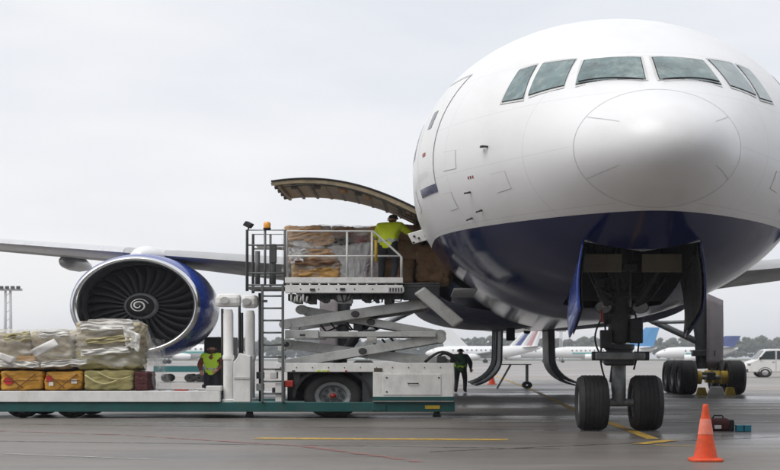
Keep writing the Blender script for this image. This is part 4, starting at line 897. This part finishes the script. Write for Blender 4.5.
# ------------------------------------------------------------------ people
def seg_d(p, a, b):
    ab = b - a; t = max(0, min(1, (p - a).dot(ab) / max(ab.length_squared, 1e-9))); return (p - a - ab * t).length
POSE = dict(pel=(0, 0, .95), spi=(0, 0, 1.14), che=(0, 0, 1.36), nec=(0, 0, 1.51), hd0=(0, -.015, 1.575), hd1=(0, -.02, 1.66), hd2=(0, 0, 1.745),
            shL=(-.18, 0, 1.44), elL=(-.25, .03, 1.16), wrL=(-.26, -.06, .92), shR=(.18, 0, 1.44), elR=(.25, .03, 1.16), wrR=(.26, -.06, .92),
            hiL=(-.1, 0, .9), knL=(-.12, -.02, .5), anL=(-.12, .03, .09), toL=(-.14, -.15, .045), hiR=(.1, 0, .9), knR=(.12, -.02, .5), anR=(.12, .03, .09), toR=(.14, -.15, .045))
RAD = dict(pel=(.165, .125), spi=(.15, .115), che=(.175, .125), nec=(.062, .062), hd0=(.07, .08), hd1=(.082, .098), hd2=(.06, .07), sh=(.085, .085), el=(.06, .06), wr=(.04, .04), hi=(.105, .11), kn=(.07, .075), an=(.052, .058), to=(.045, .04))
BON = [('pel', 'spi', 'top'), ('spi', 'che', 'top'), ('che', 'nec', 'top'), ('nec', 'hd0', 'skin'), ('hd0', 'hd1', 'skin'), ('hd1', 'hd2', 'skin')] + \
      [x for s in 'LR' for x in (('che', 'sh' + s, 'top'), ('sh' + s, 'el' + s, 'top'), ('el' + s, 'wr' + s, 'top'), ('pel', 'hi' + s, 'leg'), ('hi' + s, 'kn' + s, 'leg'), ('kn' + s, 'an' + s, 'leg'), ('an' + s, 'to' + s, 'boot'))]
def person(base, yaw, label, mats, pose={}, scale=1., puff=1., extras=()):
    J = {k: Vector(v) for k, v in {**POSE, **pose}.items()}; names = list(J); idx = {n: i for i, n in enumerate(names)}
    me = bpy.data.meshes.new('t'); me.from_pydata([J[n] for n in names], [(idx[a], idx[b]) for a, b, _ in BON], [])
    o = bpy.data.objects.new('t', me); COL.objects.link(o)
    sk = o.modifiers.new('s', 'SKIN'); sk.use_smooth_shade = True
    for n in names:
        r = RAD.get(n) or RAD[n[:2]]; pf = puff if n[:2] in ('sh', 'el', 'ch', 'sp') else 1
        me.skin_vertices[0].data[idx[n]].radius = (r[0] * pf, r[1] * pf)
    me.skin_vertices[0].data[idx['pel']].use_root = True
    sb = o.modifiers.new('b', 'SUBSURF'); sb.levels = sb.render_levels = 2
    dg = bpy.context.evaluated_depsgraph_get(); ev = o.evaluated_get(dg); m2 = bpy.data.meshes.new_from_object(ev)
    V = [v.co.copy() for v in m2.vertices]; NV = [v.normal.copy() for v in m2.vertices]; FS = [tuple(p.vertices) for p in m2.polygons]
    bpy.data.objects.remove(o); bpy.data.meshes.remove(m2)
    order = ['top', 'skin', 'leg', 'boot']; rot = Matrix.Rotation(yaw, 4, 'Z')
    tr = lambda p: Vector(base) + (rot @ (Vector(p) * scale))
    mb = MB(); tg = []
    for f in FS:
        c = sum((V[i] for i in f), Vector()) / len(f)
        t = min(BON, key=lambda b: seg_d(c, J[b[0]], J[b[1]]) - .6 * min((RAD.get(b[0]) or RAD[b[0][:2]])[0], (RAD.get(b[1]) or RAD[b[1][:2]])[0]))
        k = t[2]
        if k == 'skin' and c.z < J['nec'].z - .01: k = 'top'
        if k == 'top' and c.z < J['pel'].z - .06 and t[0] in ('pel',): k = 'leg'
        tg.append((k, c, t))
    mb.v = [tuple(tr(p)) for p in V]; mb.f = FS; mb.m = [order.index(t[0]) for t in tg]
    for s in 'LR':                                    # hands: palm, four fingers, thumb
        w = J['wr' + s]; d = (w - J['el' + s]).normalized(); side = d.cross(Vector((0, 1, 0))); side = side.normalized() if side.length > .1 else Vector((1, 0, 0)); nrm = side.cross(d).normalized()
        mb.tube([tr(w - d * .02), tr(w + d * .04), tr(w + d * .09)], [.032 * scale, .042 * scale, .036 * scale], 8, mi=1)
        for k in range(4):
            a = w + d * .085 + side * (k - 1.5) * .021; l = (.062, .075, .07, .055)[k]
            mb.tube([tr(a), tr(a + d * l * .5 + nrm * .008), tr(a + d * l * .9 + nrm * .03)], [.011 * scale, .0095 * scale, .007 * scale], 6, mi=1)
        a = w + d * .03 + side * -.035; mb.tube([tr(a), tr(a + d * .035 - side * .025 + nrm * .01), tr(a + d * .065 - side * .028 + nrm * .022)], [.013 * scale, .011 * scale, .008 * scale], 6, mi=1)
    bw = Vector((base[0] * WIDE, base[1], base[2]))
    ob = mb.build('person', [mats[k] for k in order], smooth=True, base=bw)
    tag(ob, label, 'person')
    def shell(name, sel, off, mat):
        sub = [f for f, t in zip(FS, tg) if sel(t)]
        used = sorted({i for f in sub for i in f}); mpd = {i: k for k, i in enumerate(used)}
        if not sub: return
        q = MB(); q.v = [tuple(tr(V[i] + NV[i] * off)) for i in used]; q.f = [tuple(mpd[i] for i in f) for f in sub]; q.m = [0] * len(q.f)
        q.build(name, mat, ob, smooth=True, base=bw)
    for e in extras: shell(*e)
    hz = J['hd1']
    for s in (-1, 1):
        p = hz + Vector((s * .033, -.093, .012)); MB().lathe([(0, -.012), (.009, -.008), (.012, 0), (0, .01)], tr(p), rot @ Vector((0, 1, 0)), 8).build('eye', m_black, ob, base=bw, smooth=True)
        p = hz + Vector((s * .088, 0, -.005)); MB().tube([tr(p + Vector((0, .01, -.03))), tr(p + Vector((s * .015, .015, 0))), tr(p + Vector((0, .01, .03)))], [.008, .014, .01], 6).build('ear', mats['skin'], ob, base=bw, smooth=True)
    MB().tube([tr(hz + Vector((0, -.095, .02))), tr(hz + Vector((0, -.122, -.012))), tr(hz + Vector((0, -.1, -.02)))], [.009, .017, .014], 6).build('nose', mats['skin'], ob, base=bw, smooth=True)
    return ob
m_skin = M('skin', (.5, .28, .2), rough=.5, var=.06)
m_jeans = M('dark_trousers', (.02, .022, .03), rough=.8, var=.2)
m_boot = M('boots', (.012, .012, .012), rough=.6)
m_lime = M('lime_jacket', (.78, .95, .015), rough=.6, var=.12, scale=7, bump=.4, bscale=14)
m_vlime = M('lime_vest', (.55, .85, .04), rough=.6, var=.12, scale=7)
m_vgrn = M('dark_green_vest', (.035, .12, .05), rough=.7, var=.2)
m_refl = M('reflective_band', (.55, .57, .56), rough=.35, var=.05)
m_maroon = M('maroon_sleeves', (.2, .05, .03), rough=.8)
m_dkcoat = M('dark_coat', (.035, .04, .042), rough=.8)
m_hair = M('dark_hair', (.02, .015, .012), rough=.6)
m_beard = M('brown_beard', (.1, .045, .025), rough=.8)
# worker on the bridge, seen from behind, leaning towards the door
person((lx(387.5, 31.85), 31.85, Z2 - .05), R(158), 'worker in a lime jacket leaning towards the cargo door on the bridge', dict(top=m_lime, skin=m_skin, leg=m_jeans, boot=m_boot),
       pose=dict(spi=(0, -.04, 1.16), che=(.0, -.13, 1.37), nec=(0, -.2, 1.5), hd0=(0, -.24, 1.56), hd1=(0, -.27, 1.64), hd2=(0, -.27, 1.73), shL=(-.2, -.15, 1.44), elL=(-.33, -.28, 1.26), wrL=(-.34, -.5, 1.3), shR=(.2, -.13, 1.44), elR=(.32, -.2, 1.2), wrR=(.26, -.44, 1.18), knL=(-.14, -.06, .5), anL=(-.15, .1, .09), toL=(-.17, -.08, .045)), scale=.965, puff=1.28,
       extras=(('cap', lambda t: t[0] == 'skin' and t[1].z > 1.635, .018, m_hair), ('reflective_band', lambda t: t[0] == 'top' and t[2][1] in ('spi',) and 1.02 < t[1].z < 1.1, .012, m_refl),
               ('hood', lambda t: t[0] == 'top' and t[2][1] == 'nec' and t[1].y > -.3, .045, m_lime)))
# bearded worker behind the deck, facing the camera
person((lx(212, 42), 42, 0), R(-6), 'bearded worker in a lime vest standing between the deck and the teal dolly', dict(top=m_maroon, skin=m_skin, leg=m_jeans, boot=m_boot),
       pose=dict(elL=(-.29, -.0, 1.17), wrL=(-.2, -.2, .98), elR=(.29, -.03, 1.17), wrR=(.17, -.25, 1.02)), scale=1.03, puff=1.2,
       extras=(('vest', lambda t: t[0] == 'top' and (t[2][1] in ('spi', 'che', 'nec') or t[2][0] == 'che') and not (t[1].y < -.05 and abs(t[1].x) < .025 and t[1].z > 1.3), .018, m_vlime), ('reflective_band', lambda t: t[0] == 'top' and t[2][1] in ('spi',) and 1.03 < t[1].z < 1.1, .02, m_refl),
               ('hair', lambda t: t[0] == 'skin' and t[1].z > 1.7, .012, m_hair), ('beard', lambda t: t[0] == 'skin' and t[1].z < 1.635 and t[1].y < -.03, .01, m_beard)))
# worker walking away under the fuselage
person((lx(460.5, 54.5), 54.5, .004), R(172), 'worker in dark clothes and green vest walking away beside the white cabinet', dict(top=m_dkcoat, skin=m_skin, leg=m_jeans, boot=m_boot),
       pose=dict(knL=(-.12, -.16, .52), anL=(-.12, -.1, .1), toL=(-.13, -.29, .05), anR=(.12, .2, .12), toR=(.13, .05, .05), elL=(-.3, .05, 1.17), wrL=(-.3, -.1, .95), elR=(.3, .02, 1.17), wrR=(.28, -.16, .98)), scale=1.03, puff=1.4,
       extras=(('vest', lambda t: t[0] == 'top' and t[2][1] in ('spi', 'che', 'nec'), .016, m_vgrn), ('cap', lambda t: t[0] == 'skin' and t[1].z > 1.63, .016, m_hair), ('reflective_band', lambda t: t[0] == 'top' and t[2][1] == 'spi' and 1.04 < t[1].z < 1.09, .02, m_vlime)))

# ------------------------------------------------------------------ small things on the apron
def cone(x, Y, h, w, label, band=True):
    t = thing('traffic_cone', (x, Y, 0), label, 'traffic cone', 'traffic cones')
    def sq(a, z, p=4): return [(x + a * math.copysign(abs(math.cos(k)) ** (2 / p), math.cos(k)), Y + a * 1.3 * math.copysign(abs(math.sin(k)) ** (2 / p), math.sin(k)), z) for k in [2 * math.pi * i / 32 for i in range(32)]]
    MB().loft([sq(w * .5, .004), sq(w * .5, .03), sq(w * .46, .045)]).build('base', m_orange, t, bev=.006)
    pr = [(w * .37, .045), (w * .36, .06), (w * .245, h * .4), (w * .155, h * .72), (w * .09, h * .94), (w * .085, h * .985), (w * .06, h), (w * .04, h), (w * .04, h * .9)]
    b = MB().lathe(pr, (x, Y, 0), (0, 0, 1), 32).build('cone_body', m_orange, t, smooth=True, auto=40)
    if band: MB().lathe([(w * .225 + .004, h * .47), (w * .15 + .004, h * .745)], (x, Y, 0), (0, 0, 1), 32).build('pale_band', m_pale, b, smooth=True)
gx, gY = gp(705.5, 461); cone(gx, gY, .79, .345, 'faded orange traffic cone in the right foreground')
gx, gY = gp(492, 384.5); cone(gx, gY, .72, .4, 'small orange traffic cone far behind the loader by the wheeled stand', False)
gx, gY = gp(720, 431); tb = thing('tool_bag', (gx, gY, 0), 'dark red and black tool bag on the ground behind the orange cone', 'tool bag')
lumpy(gx - .19, gx + .13, gY - .1, gY + .2, .0, .25, 3, amp=.02, nn=6, pw=8).build('bag', m_dred, tb, smooth=True)
MB().box(gx + .12, gx + .2, gY - .08, gY + .18, .0, .22).build('end_pocket', m_black, tb, bev=.02)
MB().box(gx - .1, gx, gY - .125, gY - .1, .05, .12).build('label_patch', m_paper, tb, bev=.006)
MB().tube([(gx - .1, gY + .05, .25), (gx - .08, gY + .05, .3), (gx + .04, gY + .05, .3), (gx + .06, gY + .05, .25)], .012, 6).build('handle', m_black, tb, smooth=True)
gx, gY = gp(743, 431.5)
for k, (a, l) in enumerate(((-.055, 'left one of two small teal boxes beside the tool bag'), (.06, 'right one of two small teal boxes beside the tool bag'))):
    t = thing('teal_box', (gx + a, gY, 0), l, 'box', 'teal boxes'); MB().box(gx + a - .05, gx + a + .05, gY - .08, gY + .1, 0, .1).build('body', m_tealbox, t, bev=.012); MB().box(gx + a - .053, gx + a + .053, gY - .083, gY + .103, .1, .125).build('lid', m_tealbox, t, bev=.008)
# chocks between the main wheels
def chock(x, Y, w, h, mat, label):
    t = tag(MB().prism([(x - w / 2, .004), (x + w / 2, .004), (x + w * .3, h), (x - w * .3, h)], Y - .15, Y + .15).build('wheel_chock', mat, bev=.015, base=Vector((x * WIDE, Y, 0))), label, 'chock', 'wheel chocks')
chock(X0 + 5.47, 51.0, .5, .33, m_lwhite, 'white block on the ground between the main wheels')
chock(X0 + 5.49 - .40, 51.25, .3, .3, m_yel, 'yellow chock left of the white block between the main wheels')
chock(X0 + 5.49 + .42, 51.25, .3, .3, m_yel, 'yellow chock right of the white block between the main wheels')
# wheeled maintenance stand under the belly
gY = 62; c = at(517, 388, gY); zt_ = at(0, 364, gY).z
st = thing('wheeled_stand', (c.x, gY, 0), 'dark wheeled stand with slanted ladder on the apron under the belly', 'stand')
a0, a1 = at(500, 0, gY).x, at(531, 0, gY).x
MB().box(a0, a1, gY - .3, gY + .3, zt_ - .04, zt_).build('tray', m_rail, st, bev=.01)
for y in (-.25, .25):
    MB().bar((at(497, 0, gY).x, gY + y, .01), (at(511, 0, gY).x, gY + y, zt_), .05, .05).build('stile', m_rail, st)
    MB().tube([(at(527, 0, gY).x, gY + y, zt_), (at(527, 0, gY).x, gY + y, .2)], .04, 8).build('leg', m_rail, st)
    MB().lathe([(.05, -.05), (.15, -.06), (.17, -.03), (.17, .03), (.15, .06), (.05, .05)], (at(527, 0, gY).x, gY + y, .175), (0, 1, 0), 20).build('caster', m_tyre, st, smooth=True, auto=40)
for k in range(4):
    t = .2 + k * .2; x = at(497, 0, gY).x + (at(511, 0, gY).x - at(497, 0, gY).x) * t; MB().tube([(x, gY - .25, zt_ * t), (x, gY + .25, zt_ * t)], .02, 6).build('rung', m_rail, st)
# teal baggage dolly
gY = 80; xa, xb = at(156, 0, gY).x, at(212, 0, gY).x; zd = at(0, 366, gY).z
dl = thing('baggage_dolly', ((xa + xb) / 2, gY, 0), 'empty teal baggage dolly parked behind the engine', 'dolly')
MB().box(xa, xb, gY - .75, gY + .75, zd - .35, zd).build('deck', M('dolly_teal', (.015, .13, .14), rough=.5, var=.1), dl, bev=.02)
MB().box(xa, xb, gY - .76, gY + .76, zd, zd + .05).build('deck_edge', m_lgrey, dl)
for x in (xa + .55, xb - .5, xa + 1.6):
    for y in (-.55, .55): MB().lathe([(.06, -.07), (.2, -.08), (.24, -.05), (.24, .05), (.2, .08), (.06, .07)], (x, gY + y, .245), (0, 1, 0), 24).build('wheel', m_tyre, dl, smooth=True, auto=40)
    MB().tube([(x, gY - .5, .245), (x, gY + .5, .245)], .04, 8).build('axle', m_dark, dl)
MB().tube([(xa, gY, .4), (xa - .9, gY, .3)], .03, 8).build('tow_bar', m_dark, dl)
# dark container cart behind the bearded worker
gY = 47; xa, xb = at(204, 0, gY).x, at(232, 0, gY).x; zt_ = at(0, 337, gY).z
ct = thing('container_cart', ((xa + xb) / 2, gY, 0), 'dark grey closed container cart behind the bearded worker', 'cart')
MB().prism([(xa, .75), (xa + .12, .5), (xb, .5), (xb, zt_), (xa + .05, zt_), (xa, zt_ - .06)], gY, gY + 1.5).build('container', M('container_grey', (.045, .05, .055), rough=.5, var=.2), ct, bev=.02)
MB().box(xa - .05, xb + .05, gY - .05, gY + 1.55, .38, .5).build('bed', m_rail, ct, bev=.02)
for x in (xa + .2, xb - .2): MB().lathe([(.05, -.06), (.16, -.07), (.19, -.04), (.19, .04), (.16, .07), (.05, .06)], (x, gY + .1, .195), (0, 1, 0), 20).build('wheel', m_tyre, ct, smooth=True, auto=40)
# white van at the right edge
gY = 98; x0 = at(748, 0, gY).x
vn = thing('parked_van', (x0 + 2, gY, 0), 'white van parked far off, cut by the right edge of the picture', 'van')
prof = [(0, .38), (.0, .85), (.08, 1.12), (.5, 1.32), (.92, 2.0), (1.2, 2.1), (4.0, 2.12), (4.25, 1.95), (4.32, 1.2), (4.3, .38)]
m_van = M('van_white', (.72, .72, .71), rough=.3, var=.03, coat=.4)
MB().prism([(x0 + a, z) for a, z in prof], gY, gY + 1.75).build('body', m_van, vn, bev=.07, smooth=False)
for pts in ([(.62, 1.33), (.98, 1.92), (1.5, 1.95), (1.5, 1.33)], [(1.6, 1.33), (1.6, 1.95), (2.5, 1.95), (2.5, 1.33)], [(2.62, 1.33), (2.62, 1.95), (3.8, 1.93), (3.95, 1.33)]):
    MB().prism([(x0 + a, z) for a, z in pts], gY - .02, gY + .01).build('side_window', m_glossdark, vn)
MB().add([(x0 + .52, gY + .1, 1.35), (x0 + .52, gY + 1.65, 1.35), (x0 + .90, gY + 1.6, 1.98), (x0 + .90, gY + .15, 1.98)], [(0, 1, 2, 3)]).build('windscreen', m_glossdark, vn, thick=.02)
for x in (.95, 3.5):
    MB().lathe([(.34, -.0), (.38, .0), (.38, .2)], (x0 + x, gY - .012, .37), (0, 1, 0), 24).build('wheel_arch', m_black, vn, smooth=True)
    for y, s in ((.1, -1), (1.65, 1)):
        w = MB().lathe([(.18, s * .1), (.28, s * .11), (.33, s * .07), (.34, 0), (.33, -s * .07), (.28, -s * .11)], (x0 + x, gY + y, .34), (0, 1, 0), 28).build('tyre', m_tyre, vn, smooth=True, auto=40)
        MB().lathe([(0, s * .08), (.17, s * .1), (.2, s * .08), (.2, 0)], (x0 + x, gY + y, .34), (0, 1, 0), 20).build('rim', m_steel, w, smooth=True)
MB().box(x0 - .04, x0 + .1, gY + .02, gY + 1.73, .38, .62).build('bumper', m_dark, vn, bev=.03)
MB().box(x0 + .0, x0 + .16, gY - .01, gY + .3, .86, 1.04).build('headlight', m_steel, vn, bev=.02)
MB().box(x0 + .62, x0 + .7, gY - .16, gY - .02, 1.3, 1.5).build('mirror', m_black, vn, bev=.02)
MB().box(x0 + 1.52, x0 + 1.58, gY - .012, gY + .005, .5, 1.95).build('door_gap', m_seal, vn)
MB().box(x0 + 1.35, x0 + 1.47, gY - .03, gY, 1.12, 1.16).build('handle', m_dark, vn)
# far light masts
m_mast = M('mast_grey', (.42, .43, .44), rough=.5)
def mast(x, Y, top, label, s=1.):
    c = at(x, 0, Y).x; z = at(0, top, Y).z; t = thing('light_mast', (c, Y, 0), label, 'light mast', 'light masts')
    for a in (-.33, .33): MB().tube([(c + a * s, Y, 0), (c + a * s * .8, Y, z)], [.2 * s, .13 * s], 8).build('pole', m_mast, t, smooth=True)
    for k in range(int(z / 1.2)): MB().bar((c - .3 * s, Y, k * 1.2 + .6), (c + .3 * s, Y, k * 1.2 + 1.2), .06, .06).build('brace', m_mast, t)
    MB().box(c - 1.5 * s, c + 1.5 * s, Y - .3, Y + .3, z - .25, z + .05).build('lamp_platform', m_mast, t)
    for k in range(5): MB().box(c - 1.4 * s + k * .6 * s, c - 1.0 * s + k * .6 * s, Y - .55, Y - .25, z + .02, z + .4).build('floodlight', m_dark, t, bev=.03)
mast(8, 190, 289, 'tall light mast standing beyond the wing at the left edge')
mast(561, 520, 331, 'thin far light mast seen between the hanging gear doors', 1.0)

# ------------------------------------------------------------------ far aircraft
m_fwhite = M('far_white', (.75, .76, .77), rough=.4, var=.04, scale=.3)
m_fgrey = M('far_grey', (.4, .42, .44), rough=.5)
m_fblue = M('fin_hazed_blue', (.08, .3, .6), rough=.4)  # far fin colour paled, distance haze put into the paint
m_fnavy = M('fin_navy', (.06, .09, .25), rough=.4)
m_fred = M('fin_red', (.52, .3, .31), rough=.4)
m_fteal = M('far_teal', (.05, .35, .33), rough=.4)
def jet(xn, xt, Y, label, fin=m_fwhite, stripe_=None, finbands=(), r=1.75, zc=3.1, fh=6.2):
    d = 1 if xn > xt else -1; Ln = abs(xn - xt); t = thing('parked_airliner', ((xn + xt) / 2, Y, 0), label, 'airplane', 'airliners parked across the field')
    fx = lambda a: xn - d * a
    prof = [(.02, 0), (.55, .4), (1.0, 1.3), (1.45, 2.8), (r, 5), (r, Ln * .68), (r * .8, Ln * .8), (r * .45, Ln * .93), (.2, Ln)]
    secs = []
    for rr, a in prof:
        up = max(0, (a - Ln * .68) / (Ln * .32)) * r * .75 - max(0, (3 - a) / 3) * .4
        secs.append([(fx(a), Y + rr * math.sin(k * math.pi / 12), zc + up + rr * math.cos(k * math.pi / 12)) for k in range(24)])
    b = MB().loft(secs).build('fuselage', m_fwhite, t, smooth=True, auto=60)
    n = int((Ln * .7 - 6) / 1.0)
    for k in range(n): MB().box(fx(6 + k * 1.0) - .14, fx(6 + k * 1.0) + .14, Y - r - .02, Y - r + .12, zc + .35, zc + .75).build('cabin_window', m_glossdark, b)
    MB().box(fx(2.1) - .4, fx(2.1) + .4, Y - .9, Y - .6, zc + .35, zc + .75).build('cockpit_window', m_glossdark, b)
    if stripe_: MB().box(min(fx(6), fx(Ln * .66)), max(fx(6), fx(Ln * .66)), Y - r - .03, Y - r + .35, zc - .45, zc - .05).build('cheat_line', stripe_, b)
    def fs(z0, z1, mat, nm, c0=0., c1=1.):
        def ed(z): k = (z - 0) / fh; return fx(Ln - 7.2 + 4.6 * k), fx(Ln - .9 + 1.5 * k)
        zb_ = zc + r * .75
        a0, b0 = ed(z0); a1, b1 = ed(z1); w = .16
        a0, b0 = a0 + (b0 - a0) * c0, a0 + (b0 - a0) * c1; a1, b1 = a1 + (b1 - a1) * c0, a1 + (b1 - a1) * c1
        return MB().loft([[(a0, Y, zb_ + z0), ((a0 + b0) / 2, Y - w, zb_ + z0), (b0, Y, zb_ + z0), ((a0 + b0) / 2, Y + w, zb_ + z0)], [(a1, Y, zb_ + z1), ((a1 + b1) / 2, Y - w, zb_ + z1), (b1, Y, zb_ + z1), ((a1 + b1) / 2, Y + w, zb_ + z1)]]).build(nm, mat, t)
    if not finbands: fs(0, fh, fin, 'tail_fin')
    else:
        for i, m in enumerate(finbands): fs(0, fh, m, 'fin_band' if i else 'tail_fin', i / len(finbands), (i + 1) / len(finbands))
    for q in (-1, 1):
        MB().loft([[(fx(Ln * .38), Y + q * r * .8, zc - .9), (fx(Ln * .56), Y + q * r * .8, zc - .9), (fx(Ln * .56), Y + q * r * .8, zc - .6), (fx(Ln * .38), Y + q * r * .8, zc - .6)], [(fx(Ln * .57), Y + q * 14, zc + .2), (fx(Ln * .61), Y + q * 14, zc + .2), (fx(Ln * .61), Y + q * 14, zc + .3), (fx(Ln * .57), Y + q * 14, zc + .3)]]).build('wing', m_fgrey, t)
        MB().loft([[(fx(Ln - 4.5), Y + q * .5, zc + 1.3), (fx(Ln - .8), Y + q * .5, zc + 1.3), (fx(Ln - .8), Y + q * .5, zc + 1.5)], [(fx(Ln - 1.6), Y + q * 5, zc + 1.7), (fx(Ln - .2), Y + q * 5, zc + 1.7), (fx(Ln - .2), Y + q * 5, zc + 1.8)]]).build('tailplane', m_fgrey, t)
        MB().lathe([(.6, -1.6), (.85, -1.4), (.9, 0), (.7, 1.4), (.45, 1.8)], (fx(Ln * .40), Y + q * 5, zc - 1.35), (1, 0, 0), 18).build('engine', m_fwhite, t, smooth=True)
        MB().tube([(fx(Ln * .52), Y + q * 2.4, zc - 1), (fx(Ln * .52), Y + q * 2.4, .9)], .15, 6).build('gear_leg', m_fgrey, t)
        MB().lathe([(0, -.3), (.5, -.3), (.5, .3), (0, .3)], (fx(Ln * .52), Y + q * 2.4, .5), (0, 1, 0), 16).build('wheel', m_tyre, t)
    MB().tube([(fx(4), Y, zc - 1), (fx(4), Y, .7)], .12, 6).build('gear_leg', m_fgrey, t)
    MB().lathe([(0, -.25), (.4, -.25), (.4, .25), (0, .25)], (fx(4), Y, .4), (0, 1, 0), 14).build('wheel', m_tyre, t)
def fxp(x, Y): return at(x, 0, Y).x
jet(fxp(560, 430), fxp(441, 430), 430, 'far white airliner with plain white fin, behind the walking worker', m_fwhite)
jet(fxp(425, 380), fxp(541, 380), 380, 'far white airliner with navy, white and red banded fin', finbands=(m_fwhite, m_fnavy, m_fwhite, m_fred, m_fwhite))
jet(fxp(545, 400), fxp(657, 400), 400, 'far white airliner with bright blue fin, behind the nose gear', m_fblue, m_fteal)
jet(fxp(655, 360), fxp(738, 360), 360, 'far white airliner with navy fin, behind the main gear at the right', m_fnavy, m_fteal, r=1.6, zc=2.8, fh=3.4)
jet(fxp(245, 330), fxp(95, 330), 330, 'far white airliner with teal line, seen below the engine', m_fteal, m_fteal)

# ------------------------------------------------------------------ far wood
m_tree = M('far_foliage', (.05, .06, .035), rough=.9, var=.35, scale=.08)
random.seed(9); tb_ = MB()
ico = bmesh.new(); bmesh.ops.create_icosphere(ico, subdivisions=1, radius=1); IV = [v.co.copy() for v in ico.verts]; IF = [[v.index for v in f.verts] for f in ico.faces]; ico.free()
for k in range(9000):
    x = random.uniform(-520, 620); Y = random.uniform(880, 960); h = 13.2 + 1.8 * noise.noise(Vector((x * .02, 0, 3))) + random.uniform(-1.5, 1.5)
    z = random.uniform(.1, 1) ** .7 * h; r = random.uniform(.9, 2.4)
    tb_.add([(x + v.x * r * random.uniform(.7, 1.2), Y + v.y * r, max(0, z + v.z * r * random.uniform(.7, 1.2))) for v in IV], IF)
tag(tb_.build('far_wood', m_tree, base=Vector((0, 900, 0))), 'grey band of far-off trees along the horizon', 'trees', kind='stuff')

# ------------------------------------------------------------------ haze
HAZE = .00045
if HAZE:
    m = bpy.data.materials.new('haze_air'); m.use_nodes = True; nt = m.node_tree; nt.nodes.clear()
    o_ = nt.nodes.new('ShaderNodeOutputMaterial'); v_ = nt.nodes.new('ShaderNodeVolumePrincipled')
    v_.inputs['Color'].default_value = (.86, .9, .96, 1); v_.inputs['Density'].default_value = HAZE; v_.inputs['Anisotropy'].default_value = .2
    nt.links.new(v_.outputs[0], o_.inputs['Volume'])
    hz = MB().box(-2600, 2600, -250, 3100, -1, 24).build('haze', m); tag(hz, 'pale haze lying over the whole airfield', 'haze', kind='stuff')
for o in bpy.data.objects:
    if '_b' in o: del o['_b']
